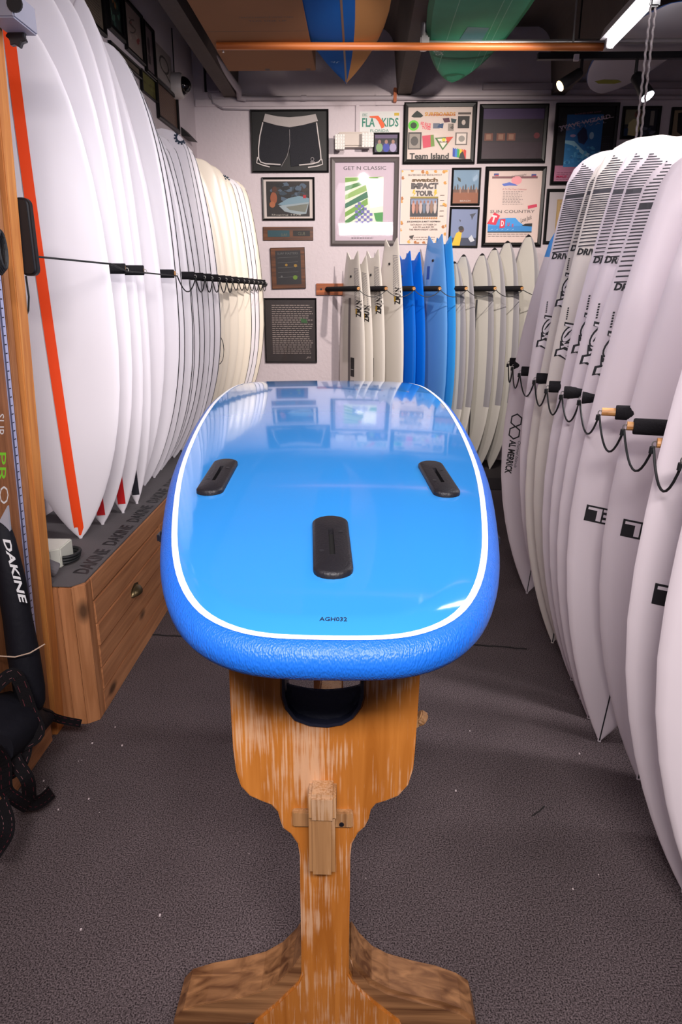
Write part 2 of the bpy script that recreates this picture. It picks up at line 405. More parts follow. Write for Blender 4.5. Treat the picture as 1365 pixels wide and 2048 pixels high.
# ---- trestle
tw = wood('worn varnished wood', hexc('C07832'), hexc('A25E1E'), 'Z', .42, c3=hexc('DDB898'), fine=1)
twd = wood('old bare wood', hexc('B48658'), hexc('805834'), 'Z', .6, c3=hexc('C8A688'), fine=1, seed=3)
twy = wood('old foot wood', hexc('A8784E'), hexc('5E3A20'), 'X', .5, fine=1, seed=5)
YS = 1.06
tr = thing('board_trestle', (-.06, YS, 0), 'worn varnished wooden trestle with U-notched head holding up the blue board', 'stand')
def S(u, v): p = at(u, v, 1, YS); return (p.x, p.z)
LP = [(457, 1330), (460, 1400), (466, 1500), (472, 1545), (482, 1575), (500, 1594), (522, 1604), (543, 1612), (556, 1626), (561, 1644), (566, 1658), (582, 1670), (596, 1690), (600, 1715), (601, 1800), (603, 1900), (603, 1950), (596, 1968), (578, 1985), (552, 2010), (510, 2045), (490, 2110)]
RP = [(842, 1330), (838, 1400), (831, 1500), (827, 1540), (817, 1572), (797, 1594), (772, 1604), (752, 1610), (742, 1622), (738, 1640), (730, 1656), (716, 1668), (704, 1690), (701, 1715), (700, 1800), (698, 1900), (698, 1950), (708, 1968), (728, 1988), (757, 2012), (800, 2045), (830, 2110)]
NL = [(565, 1330), (565, 1390), (572, 1415), (590, 1437), (620, 1448), (655, 1451)]
NR = [(728, 1330), (728, 1390), (722, 1412), (706, 1434), (685, 1446)]
# left half prong and right half prong joined as strips row by row (keeps the surface clean)
def plate(mb, y0, y1):
    L = [S(*p) for p in LP]; Rr = [S(*p) for p in RP]
    # raise the prongs to the underside of the board
    poly = L + Rr[::-1] + [S(*p) for p in NR[:1]]
    poly = L[:] + Rr[::-1] + [S(*p) for p in NR] + [S(*p) for p in NL[::-1]]
    mb.prism(poly, lambda a, b, d_: (a, d_, b), y0, y1)
def tri_build(mb, *a, **k):
    o = mb.build(*a, **k); bm = bmesh.new(); bm.from_mesh(o.data)
    bmesh.ops.triangulate(bm, faces=[f for f in bm.faces if len(f.verts) > 4], ngon_method='EAR_CLIP'); bm.to_mesh(o.data); bm.free(); return o
mb = MB(); plate(mb, YS, YS + .030)
sub(tri_build(mb, 'head_board', tw, bevel=.0035, angle=50), tr)
# rubber liner in the notch
liner = [S(*p) for p in NL] + [S(*p) for p in NR[::-1]]
inner = []
cx = (liner[0][0] + liner[-1][0]) / 2; ztop = liner[0][1]
for (x, z) in liner: inner.append((x + (cx - x) * .07, z + max(0, (ztop - z)) * .04 + (.001)))
mb = MB(); poly = liner + inner[::-1]
mb.prism(poly, lambda a, b, d_: (a, d_, b), YS - .006, YS + .05)
sub(tri_build(mb, 'rubber_liner', M('black rubber', (.012, .014, .03), .5, bump=.2, bscale=60)), tr)
# webbing sagging across the notch behind
mb = MB(); a, b = S(572, 1375), S(722, 1375); zz = S(650, 1446)[1]
for k in range(12):
    for q in (0, 1): pass
pts = [(a[0] + (b[0] - a[0]) * k / 14, a[1] + (S(650, 1388)[1] - a[1]) * math.sin(math.pi * k / 14) ** .8) for k in range(15)]
vs = []; 
for x, z in pts: vs += [(x, YS + .012, z), (x, YS + .014, min(z, zz + .03 + (abs(x - cx) / .07) ** 3 * .03) )]
low = [(x, zz + (abs(x - cx) / .07) ** 4 * .02) for x, z in pts]
mb = MB(); mb.prism(pts + low[::-1], lambda a_, b_, d_: (a_, d_, b_), YS + .010, YS + .016)
sub(tri_build(mb, 'cloth_pad', M('navy cloth', (.012, .014, .028), .7, bump=.4, bscale=90)), tr)
# curved feet, thick blocks either side of the post
def foot(sgn):
    P = [(603, 1915), (585, 1942), (556, 1970), (520, 1990), (470, 2003), (410, 2013), (365, 2026), (347, 2044), (343, 2075), (352, 2100)] if sgn < 0 else \
        [(698, 1915), (718, 1945), (745, 1972), (780, 1990), (830, 2004), (885, 2016), (925, 2030), (950, 2046), (958, 2075), (950, 2100)]
    top = [S(*p) for p in P]; low = [(top[-1][0], 0.0), (top[-1][0] + (.09 if sgn < 0 else -.09), 0.0), (top[4][0], .05), (top[0][0], .09)]
    mb = MB(); mb.prism(top + low, lambda a_, b_, d_: (a_, d_, b_), YS + .006, YS + .10)
    return sub(tri_build(mb, 'foot', twy, bevel=.008, angle=50), tr)
foot(-1); foot(1)
# through-tenon, key and pin
mb = MB(); a, b = S(620, 1560), S(674, 1612)
mb.box((a[0], YS - .045, b[1]), (b[0], YS + .2, a[1]))
sub(mb.build('tenon', twd, bevel=.006), tr)
mb = MB(); a, b = S(620, 1602), S(670, 1722); m = Matrix.Translation((0, -.012, 0))
mb.box((a[0], YS - .040, b[1]), (b[0] + .002, YS - .006, a[1] + .01))
sub(mb.build('wedge_key', twd, bevel=.007), tr)
mb = MB(); a, b = S(586, 1616), S(706, 1648)
mb.box((a[0], YS - .011, b[1]), (b[0], YS + .004, a[1]))
pn = sub(mb.build('cross_batten', twd, bevel=.002), tr)
mb = MB(); c = S(684, 1640); mb.tube([(c[0], YS - .0125, c[1]), (c[0], YS - .010, c[1])], .0045, 12)
sub(mb.build('bolt', M('dark bolt', (.02, .02, .03), .4, metal=.6), bevel=0), tr)
# stretcher and rear head
mb = MB(); mb.box((-.09, YS + .03, .56), (-.04, 2.12, .62)); sub(mb.build('stretcher', twd, bevel=.005), tr)
mb = MB(); YR = 2.1; rx = -.10
HP = [(-.16, 1.12), (-.16, .80), (-.20, .66), (-.40, .64), (-.46, .66), (-.495, .74), (-.535, .74), (-.545, .66), (-.52, .59), (-.46, .55), (-.22, .52), (-.09, .46), (-.05, .36), (-.05, .14), (-.10, .07), (-.24, .035), (-.27, 0)]
poly = HP + [(-x, z) for x, z in HP[::-1]]
mb.prism([(x + rx, z) for x, z in poly], lambda a_, b_, d_: (a_, d_, b_), YR, YR + .05)
sub(tri_build(mb, 'rear_head', wood('dark arm wood', hexc('9A6234'), hexc('6A4020'), 'Z', .5, fine=1), bevel=.006, angle=50), tr)
for sx in (-1, 1):
    mb = MB(); mb.box((rx + sx * .548, YR - .006, .735), (rx + sx * .485, YR + .056, .775))
    sub(mb.build('rubber_pad', M('black rubber', (.01, .01, .01), .6), bevel=.010), tr)
mb = MB(); mb.tube([at(836, 1432, 1, 1.30), at(850, 1440, 1, 1.30)], .016, 12); 
sub(mb.build('dowel', twd, bevel=.003), tr); mb = MB(); mb.box((-.06, 1.285, at(840, 1440, 1, 1.3).z - .012), (at(838, 1440, 1, 1.3).x, 1.315, at(840, 1440, 1, 1.3).z + .012))
sub(mb.build('cross_rail', twd, bevel=.003), tr)

# ================================================================== UPRIGHT SURFBOARDS
white = M('white sanded resin', (.84, .80, .84), .38, var=.02)
cream = M('cream resin', (.86, .78, .66), .30, var=.03)
pinkw = M('pale white resin', (.74, .66, .69), .36, var=.03)
softw = M('off white foam', (.62, .60, .55), .6, var=.03, bump=.1, bscale=200)
greyr = M('grey foam rail', (.30, .29, .31), .6)
blk = flat((.008, .008, .01))
class Board:
    """Upright board: local x across, z along (foot 0), visible face towards -y."""
    def __init__(s, L, W, T=.055, m=.5, nose='point', tail=.55, endr=.05, notch=0, ry0=.06, ry1=.02, pn=.95, bodym=None, mats=None, matfn=None, topkind='tail', npn=.6):
        s.npn = npn
        s.L, s.W, s.T, s.m, s.tail, s.endr, s.notch, s.ry0, s.ry1, s.pn, s.topkind = L, W, T, m, tail, endr, notch, ry0, ry1, pn, topkind
        s.nose = nose; s.mats = mats or [bodym or white]; s.matfn = matfn
    def hw(s, q):
        if q < s.m:
            u_ = (s.m - q) / s.m; v = max(0, 1 - u_ ** 2.15) ** s.pn
        else:
            u_ = (q - s.m) / (1 - s.m)
            if s.topkind == 'nose': v = max(0, 1 - u_ ** (2.5 if s.npn < .7 else 2.15)) ** s.npn
            else:
                v = 1 - (1 - s.tail) * u_ ** 2.1
                e = (q - (1 - s.endr)) / max(s.endr, 1e-6)
                if s.endr and e > 0: v *= max(0.0, 1 - e ** 2.4) ** .42 if not s.notch else 1
        return max(.006, s.W / 2 * v)
    def th(s, q): return s.T * max(.14, 1 - abs(2 * q - 1) ** 2.4 * .82)
    def yo(s, q):
        a = max(0, .45 - q) / .45; b = max(0, q - .6) / .4
        return s.ry0 * a ** 2.2 + s.ry1 * b ** 2
    def zz(s, q, t):
        z = s.L * q
        if s.notch and q > .86: z -= s.notch * max(0, 1 - abs(t) * 1.15) * ((q - .86) / .14) ** 1.5
        return z
    def face(s, q, t, lift=0):
        q = min(1, max(0, q)); t = max(-.999, min(.999, t))
        y = -s.th(q) / 2 * max(0, 1 - abs(t) ** 3.0) ** .5
        return Vector((s.hw(q) * t, y + s.yo(q) - lift, s.zz(q, t)))
    def chart(s, x, z, lift=0):
        """x metres from the axis, z metres above the foot"""
        q = z / s.L; h = s.hw(min(1, max(0, q))); return s.face(q, x / h, .0012 + lift)
    def build(s, name='surfboard'):
        qs = [0, .004, .012, .025, .045, .07, .1, .14, .19, .25, .32, .4, .48, .56, .64, .72, .79, .85, .90, .94, .965, .98, .99, .996, 1]
        n = 22; vs = []; mb = MB()
        for q in qs:
            h, T = s.hw(q), s.th(q)
            for k in range(n):
                a = 2 * math.pi * k / n; c, e = math.cos(a), math.sin(a)
                t = math.copysign(abs(c) ** .66, c); y = math.copysign(max(0, 1 - abs(t) ** 3.0) ** .5, e) * T / 2 if abs(e) > 1e-6 else 0
                vs.append((h * t, y + s.yo(q), s.zz(q, t)))
        fs = []; ms = []
        for i in range(len(qs) - 1):
            for k in range(n):
                fs.append((i * n + k, i * n + (k + 1) % n, (i + 1) * n + (k + 1) % n, (i + 1) * n + k))
                a = 2 * math.pi * (k + .5) / n; ms.append(s.matfn((qs[i] + qs[i + 1]) / 2, math.cos(a), math.sin(a)) if s.matfn else 0)
        last = (len(qs) - 1) * n
        fs.append(tuple(range(n))); ms.append(s.matfn(0, 0, 0) if s.matfn else 0)
        for k in range(n // 2):   # tail cap quads joining front and back
            a, b = last + k, last + (k + 1) % n; c, d_ = last + (n - k - 1) % n, last + (n - k) % n
            if k == 0: fs.append((a, b, c))
            elif k == n // 2 - 1: fs.append((a, b, d_))
            else: fs.append((a, b, c, d_))
            ms.append(s.matfn(1, 0, 0) if s.matfn else 0)
        mb.add(vs, fs); mb.m = ms
        s.o = mb.build(name, s.mats, smooth=True); return s.o
    def strip(s, name, mat, q0, q1, t0, t1, n=26, lift=.0009, absx=False):
        mb = MB(); vs = []
        for i in range(n + 1):
            q = q0 + (q1 - q0) * i / n
            for j in range(3):
                t = t0 + (t1 - t0) * j / 2
                if absx: t = max(-.97, min(.97, t / s.hw(q)))
                vs.append(s.face(q, t, lift))
        mb.add(vs, [(i * 3 + j, i * 3 + j + 1, i * 3 + j + 4, i * 3 + j + 3) for i in range(n) for j in range(2)])
        o = mb.build(name, mat, s.o); return o
    def text(s, st, x, z, w_=None, h=None, rot=0, mat=None, bold=0.0, shear=0.0, lift=0.0, name='lettering'):
        mb = MB(); put_text(mb, st, s.chart, x, z, w_, h, rot, 0, bold, shear, lift); return mb.build(name, mat or blk, s.o)
    def place(s, x, y, z, yaw=0, lean=0, roll=0):
        """lean = towards +x in the world at the top (degrees); yaw about z"""
        s.o.matrix_world = Matrix.Translation((x, y, z)) @ Matrix.Rotation(R(lean), 4, 'Y') @ Matrix.Rotation(R(yaw), 4, 'Z') @ Matrix.Rotation(R(roll), 4, 'X')
        return s.o
def plug(bd, x, z, r=.012):
    mb = MB(); vs = []
    for rr, lf in ((r, .000), (r * .9, .004), (r * .55, .004), (r * .5, .001)):
        vs += [bd.chart(x + rr * math.cos(k * math.pi / 8), z + rr * math.sin(k * math.pi / 8), lf) for k in range(16)]
    mb.add(vs, [(a * 16 + k, a * 16 + (k + 1) % 16, (a + 1) * 16 + (k + 1) % 16, (a + 1) * 16 + k) for a in range(3) for k in range(16)] + [tuple(48 + k for k in range(16))])
    return mb.build('leash_plug', M('black plug', (.01, .01, .012), .35), bd.o)

# ---------------- left bench row
ZBN = .546
edges = [233, 262, 284, 300, 337, 361, 371, 386, 396, 406, 427, 439, 446, 458, 475, 488, 502, 510, 518, 527]
YL = [2.67, 2.85, 3.02, 3.17, 3.34, 3.50, 3.66, 3.84, 4.0, 4.16, 4.33, 4.5, 4.67, 4.85, 5.02, 5.19, 5.36, 5.52, 5.68, 5.84]
tops = [-5, -60, -30, -20, -60, 72, 122, 180, 262, 262, 252, 272, 300, 305, 312, 325, 342, 344, 352, 356]
ordn = ['nearest', 'second', 'third', 'fourth', 'fifth', 'sixth', 'seventh', 'eighth', 'ninth', 'tenth', 'eleventh', 'twelfth', 'thirteenth', 'fourteenth', 'fifteenth', 'sixteenth', 'seventeenth', 'eighteenth', 'nineteenth', 'farthest']
stripec = {0: ('orange', hexc('FF4A08')), 1: ('red', hexc('C81820')), 2: ('red', hexc('D0181C')), 3: ('charcoal', (.02, .02, .03))}
for i, (u_, Y, ty) in enumerate(zip(edges, YL, tops)):
    ty -= 0 if 4 <= i < 7 else 0
    ye = 600; xe = xof(u_, ye, Y + .05); L = zof(ty, Y) - ZBN
    if i < 4: xc = (-1.139, -1.112, -1.078, -1.06)[i]; Wd = 2 * (xe - xc + .012) / math.cos(R(12))
    else: Wd = .46 + .02 * (i % 3); xc = xe - Wd / 2 * math.cos(R(12)) + .004
    pm = cream if i in (12, 13, 14, 15, 16, 19) else white
    kind = 'tail' if i >= 8 and i not in (12, 13) else 'nose'
    bd = Board(L, Wd, .05, m=.46, tail=.5, endr=.07, ry0=.015 if i < 5 else .02, ry1=.03, pn=.80, bodym=pm, topkind=kind, npn=.86 if i == 4 else (.5 if i in (5, 6) else .6))
    bd.build()
    if i in stripec:
        wdt = .019 if i == 0 else .017
        bd.strip('centre_stripe', flat(stripec[i][1]), 0.022 if i else .008, .99 if i == 0 else .25, -wdt, wdt, absx=True, n=40)
        bd.o['label'] = ''
    if 5 <= i <= 11 or i >= 16:
        for sg in (-1, 1): 
            bd.strip('rail_pinline', blk, .04, .985, sg * .975, sg * .992, n=30)
    if i in (8, 10):
        bd.strip('rail_pinline', blk, .05, .97, .86, .872, n=30)
    if i in (10, 16, 17):
        mb = MB(); cx_ = .10 if i == 10 else .06; czz = L - .045
        for k in range(12):
            a0, a1 = k * math.pi / 6, (k + .55) * math.pi / 6
            mb.add([bd.chart(cx_ + rr * math.cos(a), czz + rr * math.sin(a), .001) for rr, a in ((.024, a0), (.037, a0), (.037, a1), (.024, a1))], [(0, 1, 2, 3)])
        vs = []
        for rr in (.018, .029): vs += [bd.chart(cx_ + rr * math.cos(k * math.pi / 10), czz + rr * math.sin(k * math.pi / 10), .0012) for k in range(20)]
        mb.add(vs, [(k, (k + 1) % 20, 20 + (k + 1) % 20, 20 + k) for k in range(20)])
        mb.build('gear_emblem', flat((.015, .03, .06)), bd.o)
    if i == 12:
        mb = MB(); vs = []; cx_, czz = Wd / 2 - .055, zof(700, Y) - ZBN
        for k in range(28):
            a = k * 2 * math.pi / 28; vs += [bd.chart(cx_ + .075 * math.cos(a) * .6, czz + .10 * math.sin(a)), bd.chart(cx_ + .069 * math.cos(a) * .6, czz + .095 * math.sin(a))]
        mb.add(vs, [(2 * k, (2 * k + 2) % 56, (2 * k + 3) % 56, 2 * k + 1) for k in range(28)])
        for dx, dz in ((.0, .04), (-.012, -.01), (.008, -.04)):
            mb.add([bd.chart(cx_ + dx + a, czz + dz + b) for a, b in ((-.01, -.012), (.01, -.006), (.004, .014))], [(0, 1, 2)])
        mb.build('round_emblem', blk, bd.o)
    bd.place(xc, Y, ZBN, yaw=12, lean=-1.4 if i < 4 else (-1.8, -.8, -.8, -.6)[i - 4] if i < 8 else 0)
    bd.o['label'] = ''
    if i in stripec: lb = '%s white surfboard on the left bench, %s centre stripe ending at its tip' % (ordn[i].capitalize(), stripec[i][0])
    elif i == 10: lb = 'White surfboard with black rail lines and blue gear emblem, eleventh on left bench'
    elif i == 12: lb = 'Cream surfboard with a round black emblem near its edge, left bench'
    elif i == 19: lb = 'Cream surfboard at the far end of left bench, nearest the back wall'
    else:
        lb = '%s surfboard, %s from the front in the tall left bench row%s' % ('Cream' if pm is cream else 'White', ordn[i], ', black rail lines' if (5 <= i <= 11 or i >= 16) else '')
    tag(bd.o, lb, 'surfboard', 'surfboards standing on the left bench')

# ---------------- peg racks and bungees
foam = M('black foam sleeve', (.012, .011, .013), .85, spec=.2, bump=.3, bscale=200)
dowm = wood('dowel wood', hexc('D9A468'), hexc('A8703A'), 'X', .5, fine=1)
cordm = M('black bungee cord', (.008, .009, .01), .6)
steel = M('zinc hook', (.45, .43, .4), .35, metal=1)
def peg(root, p0, p1, r=.019, bare=.0):
    p0, p1 = Vector(p0), Vector(p1); d_ = (p1 - p0).normalized()
    pg = MB().tube([p0, p1], .012, 12).build('peg', dowm); sub(pg, root)
    mb = MB(); q = p1 - d_ * (bare + .004); mb.tube([p0 + d_ * .0, q - d_ * .003, q], [r, r, r * .93], 16)
    sl = mb.build('foam_sleeve', foam, smooth=True); sl.parent = pg; 
    mb = MB(); 
    pts = [p1 + d_ * (.004 + .006 * math.sin(a)) + Vector((0, 0, .007 * math.cos(a) - .004)) for a in np.linspace(0, 5.2, 10)]
    mb.tube([p1 - d_ * .004] + pts, .0016, 6); hk = mb.build('screw_hook', steel); hk.parent = pg
    return p1 + d_ * .006 + Vector((0, 0, -.010))
def sag(a, b, dip, n=12):
    return [a.lerp(b, t) - Vector((0, 0, dip * 4 * t * (1 - t))) for t in np.linspace(0, 1, n)]
# left pegs
pl = [(2.76, 248), (2.935, 285), (3.42, 349), (3.74, None), (3.92, None), (4.08, None), (4.25, None), (4.42, None), (4.58, None), (4.76, None), (4.94, None), (5.10, None), (5.28, None), (5.44, None), (5.60, None), (5.76, None)]
rk = thing('left_peg_rack', (-1.38, 4.2, 1.58), 'row of black foam-sleeved pegs holding the left bench surfboards apart', 'rack')
rk.name = 'peg_rack'
ends = []
mb = MB(); 
def wallx(Y): return WP0.x + (Y - WP0.y) * (WD.x / WD.y)
a = Vector((wallx(2.6) + .001, 2.6, 0)); b = Vector((wallx(6.1) + .001, 6.1, 0))
mb.prism([(a.x, a.y), (b.x, b.y), (b.x + .02, b.y), (a.x + .02, a.y)], lambda x, y, z: (x, y, z), 1.53, 1.63)
sub(mb.build('mounting_board', wood('cedar y', hexc('B5713E'), hexc('8A4F28'), 'Y', .6)), rk)
for Y, u_ in pl:
    tip = xof(u_, 537, Y) if u_ else -.865 + (Y - 3.5) * .05
    ends.append(peg(rk, (wallx(Y) + .02, Y - .10, 1.595), (tip, Y + .02, 1.595), .019, -.004 if len(ends) != 2 else .003))
mb = MB(); post = at(70, 513, 1, 2.2)
mb.tube([post, at(222, 528, 1, 2.6), ends[0]], .0032, 7); mb.tube([ends[0], ends[1]], .003, 7); mb.tube([ends[1], ends[2]], .003, 7)
for k in range(2, len(ends) - 1): mb.tube(sag(ends[k], ends[k + 1], .07 if k < 8 else .055), .003, 7)
e2 = Vector((-.80, YB - .05, 1.585)); mb.tube(sag(ends[-1], e2, .01), .003, 7); mb.tube([e2 + Vector((0, .05, 0)), e2], [.022, .010], 10)
bc = mb.build('bungee_cord', cordm); tag(bc, 'black bungee cord looped along the pegs of the left bench row', 'cord')

# ---------------- right row
YRr = [3.62, 3.48, 3.05, 2.93, 2.80, 2.61, 2.47, 2.34, 2.20, 2.00, 1.72, 1.55, 1.38]
XT = [.94, .91, .93, .90, .915, .895, .89, .88, .874, .935, .995, .885, .90]
LN = [6, 4.8, 2.6, 5.0, 4.2, 5.2, 5.2, 5.8, 6.0, 5.0, 2.6, 3.0, 2.6]
TPY = [480, 435, 303, 300, 275, 275, 285, 300, 285, 290, 320, 330, 340]
lab = ['Plain pale surfboard farthest back in the right floor row',
       'Pale surfboard with two printed hexagons above vertical lettering, right row far end',
       'Striped-tail white surfboard with leash plug, farthest of the six striped-tail boards on the right',
       'Cream sliver of a striped-tail surfboard, second of the striped boards on the right',
       'Striped-tail surfboard with slanted logo, third of the striped boards from the back, right row',
       'Striped-tail surfboard with slanted logo, fourth of the striped boards from the back, right row',
       'Striped-tail surfboard with slanted logo, fifth of the striped boards from the back, right row',
       'Striped-tail surfboard with slanted logo, nearest of the six striped boards, dense black lines',
       'Plain-tailed white surfboard with boxed upside-down lettering, first past the striped boards',
       'White surfboard with larger boxed upside-down lettering, second of the plain ones',
       'White surfboard mostly hidden behind its neighbour, third of the plain ones',
       'White surfboard with low boxed upside-down lettering near the right edge of the photo',
       'Nearest white surfboard of the right row, cut off by the photo edge']
bluet = M('blue tail paint', hexc('4C93D8'), .4)
creamr = M('cream pale resin', (.74, .68, .62), .36, var=.03)
for i, (Y, x, ty) in enumerate(zip(YRr, XT, TPY)):
    L = zof(ty, Y) / math.cos(R(5)); body = creamr if i in (3, 4) else pinkw
    if i >= 8: L = min(L, 1.93)
    mats, mf = [body], None
    if i == 1: mats = [body, bluet]; mf = lambda q, c, e: 1 if q > .90 else 0
    bd = Board(L, .52, .052, m=.49, tail=.70 if i > 1 else .6, endr=.065, ry0=-.07, ry1=0.0, pn=.92, mats=mats, matfn=mf)
    bd.build()
    bd.strip('stringer', blk, 0.003, .97, -.0022, .0022, absx=True, n=40)
    if 2 <= i <= 7:
        # printed tail lines
        mb = MB(); kl = math.cos(R(5.5))
        z0_ = zof({2: 330, 3: 325, 4: 314, 5: 310, 6: 305, 7: 325}[i], Y) / kl; zend = zof({2: 519, 3: 505, 4: 512, 5: 530, 6: 530, 7: 586}[i], Y) / kl
        z = z0_
        while z > zend + .022:
            prog = (z0_ - z) / (z0_ - zend); band = .30 < prog < .34; h_ = .016 if band else .0036 + .001 * prog
            q = z / L; hwq = bd.hw(q); tri = min(1.0, (z0_ - z + .004) / .07); xa, xb = -.97 * hwq, -.055 - .04 * prog
            if tri < 1: mid = -.15; xa = mid + (xa - mid) * tri; xb = mid + (xb - mid) * tri
            for sg in (1, -1):
                vs = []
                for t in np.linspace(0, 1, 7):
                    xx = xa + (xb - xa) * t; dz = -.015 * ((xx + .03) / .2) ** 2
                    vs += [bd.chart(sg * xx, z + dz), bd.chart(sg * xx, z + dz - h_)]
                mb.add(vs, [(2 * j, 2 * j + 1, 2 * j + 3, 2 * j + 2) for j in range(6)])
            z -= (.0078 if prog < .5 else .0078 + .016 * (prog - .5)) * (1 if not band else 1.6) * (1.25 if i == 7 else 1)
        tag(mb.build('tail_lines', flat((.03, .028, .035)), bd.o), kind='stuff')
        zt = zend
        for sg in (-1, 1):
            mb = MB(); put_text(mb, 'DRIVER', bd.chart, sg * .172, zt, .10, .024, 0, bold=.05, shear=.2); mb.build('lettering', blk, bd.o)
        plug(bd, 0, L - .075)
        # the big slanted lost logo, reading down the board
        zl = zof({2: 675, 3: 595, 4: 695, 5: 685, 6: 706, 7: 728}[i], Y) / math.cos(R(5)); xl = {2: -.20, 3: -.205, 4: -.205, 5: -.195, 6: -.195, 7: -.19}[i]
        def shape(mb, pts, mi, lf): mb.add([bd.chart(xl + a_ * SG, zl + b_ * SG, lf) for a_, b_ in pts], [tuple(range(len(pts)))], mi)
        SG = .58 if i < 5 else .64
        mb = MB()
        # black shadow shapes then white shapes then details: L arrow, O eye, S, T
        Lb = [(-.035, .135), (.055, .125), (.075, .03), (.035, .065), (.03, .10), (-.035, .11)]
        Lw = [(-.028, .122), (.042, .116), (.056, .055), (.030, .078), (.022, .100), (-.028, .112)]
        Ob = [(.0 + .042 * math.cos(a_) - .1 * .042 * math.sin(a_), .055 + .052 * math.sin(a_) + .03 * math.cos(a_)) for a_ in np.linspace(0, 2 * math.pi, 18)[:-1]]
        Ow = [(.0 + .033 * math.cos(a_), .055 + .042 * math.sin(a_) + .025 * math.cos(a_)) for a_ in np.linspace(0, 2 * math.pi, 18)[:-1]]
        Sb = [(-.045, .01), (.04, .005), (.045, -.05), (-.04, -.045)]
        Tb = [(-.065, -.05), (-.02, -.035), (.05, -.055), (.045, -.085), (.02, -.09), (.03, -.125), (-.005, -.105), (-.045, -.09), (-.07, -.10)]
        Tw = [(-.052, -.058), (-.015, -.045), (.038, -.062), (.034, -.078), (.008, -.082), (.012, -.105), (-.03, -.082), (-.055, -.088)]
        for P_ in (Lb, Ob, Sb, Tb): shape(mb, P_, 0, .0004)
        for P_ in (Lw, Ow, Tw): shape(mb, P_, 1, .0010)
        shape(mb, [(-.032, .0), (-.005, .004), (-.018, -.012), (.012, -.004), (.03, .0), (.034, -.012), (.008, -.022), (.02, -.038), (-.008, -.026), (-.03, -.040), (-.034, -.026), (-.012, -.018)], 1, .0010)
        shape(mb, [(-.022, .035), (.0, .05), (.018, .085), (-.002, .072)], 0, .0014)
        shape(mb, [(-.024, .030), (-.018, .028), (.022, .086), (.018, .090)], 0, .0014)
        for k in range(6): shape(mb, [(-.032, .15 + k * .014), (-.022, .15 + k * .014), (-.02, .159 + k * .014), (-.03, .159 + k * .014)], 0, .0004)
        mb.build('slanted_logo', [blk, flat((.8, .74, .76))], bd.o)
    if i >= 8:
        # boxed name upside down, small ghost name over it
        z0 = {8: 1040, 9: 1070, 10: 1203, 11: 1205, 12: 1235}[i]; zb = zof(z0, Y)
        z0p = zb; sc = 1.0
        mb = MB(); xx = .0; hwz = bd.hw(zb / L); wbx = .30; hb = .055
        def bx(x0, x1, za, zb_, mi, lf): 
            n_ = 10; mb.add([bd.chart(x0 + (x1 - x0) * k / n_, zz_, lf) for k in range(n_ + 1) for zz_ in (za, zb_)], [(2 * k, 2 * k + 1, 2 * k + 3, 2 * k + 2) for k in range(n_)], mi)
        bx(-.208, .07, zb - hb / 2, zb + hb / 2, 0, 0)
        put_text(mb, 'PYZEL', bd.chart, -.07, zb, .262, .043, 180, 1, bold=.03, lift=.0008)
        put_text(mb, 'GHOST', bd.chart, -.075, zb + .105, .125, .040, 180, 0)
        vs = []
        for rr in (.018, .0155): vs += [bd.chart(-.125 + rr * math.cos(k * math.pi / 12), zb + .058 + rr * math.sin(k * math.pi / 12)) for k in range(24)]
        mb.add(vs, [(k, (k + 1) % 24, 24 + (k + 1) % 24, 24 + k) for k in range(24)])
        mb.add([bd.chart(-.125 + a_, zb + .058 + b_) for a_, b_ in ((-.004, -.011), (.001, -.011), (.005, .011), (0, .011))], [(0, 1, 2, 3)])
        mb.build('boxed_lettering', [blk, flat((.7, .63, .66))], bd.o)
    if i == 1:
        zb = zof(848, Y); mb = MB()
        for k in range(2):
            vs = []
            for rr in (.036, .028): vs += [bd.chart(-.200 + rr * math.cos(R(30 + 60 * j)) * .9, zb - k * .063 + rr * math.sin(R(30 + 60 * j))) for j in range(6)]
            mb.add(vs, [(j, (j + 1) % 6, 6 + (j + 1) % 6, 6 + j) for j in range(6)])
        put_text(mb, 'AL MERRICK', bd.chart, -.200, zb - .190, .175, .036, -90, bold=.035)
        put_text(mb, 'Channel Islands', bd.chart, -.168, zb - .17, .14, .014, -90, shear=.3)
        mb.build('lettering', blk, bd.o)
    bd.place(x, Y, .0, yaw=-20, lean=LN[i])
    tag(bd.o, lab[i], 'surfboard', 'surfboards standing on the floor at the right')
# right rack: beam with pegs
rr_ = thing('peg_rack', (1.42, 2.5, 0), 'freestanding rail with black foam pegs holding the right row of surfboards', 'rack')
cedz = wood('cedar z', hexc('B5713E'), hexc('8A4F28'), 'Z', .6)
sub(MB().box((1.42, 1.0, 1.10), (1.46, 3.95, 1.22)).build('peg_rail', wood('cedar y', (.4, .2, .1), (.2, .1, .05), 'Y'), bevel=.003), rr_)
for y in (1.1, 3.8): sub(MB().box((1.46, y, 0), (1.50, y + .09, 1.9)).build('post', cedz, bevel=.003), rr_)
prt = [((1022, 722), 3.74, .006), ((1030, 741), 3.555, 0), ((1060, 737), 3.27, .0), ((1090, 757), 2.99, .006), ((1116, 767), 2.705, .004), ((1147, 773), 2.54, .004), ((1184, 786), 2.405, .004), ((1226, 799), 2.10, .035), ((1279, 818), 1.86, .012), ((1343, 838), 1.635, .012), ((1405, 862), 1.465, .02)]
rends = []
for (uv, Y, bare) in prt:
    if uv[0] > 1035: uv = (uv[0] - 14, uv[1] - 2)
    p = at(*uv, 1, Y); p.z = 1.165; rends.append(peg(rr_, (1.42, Y - .19, p.z), (p.x, Y + .02, p.z), .022, bare if bare > .01 else -.004))
mb = MB()
for k in range(len(rends) - 1): mb.tube(sag(rends[k], rends[k + 1], .085), .0032, 7)
for e in rends:
    mb.tube([e + Vector((-.004, 0, 0)), e + Vector((-.004, .003, -.016))], .0055, 6)
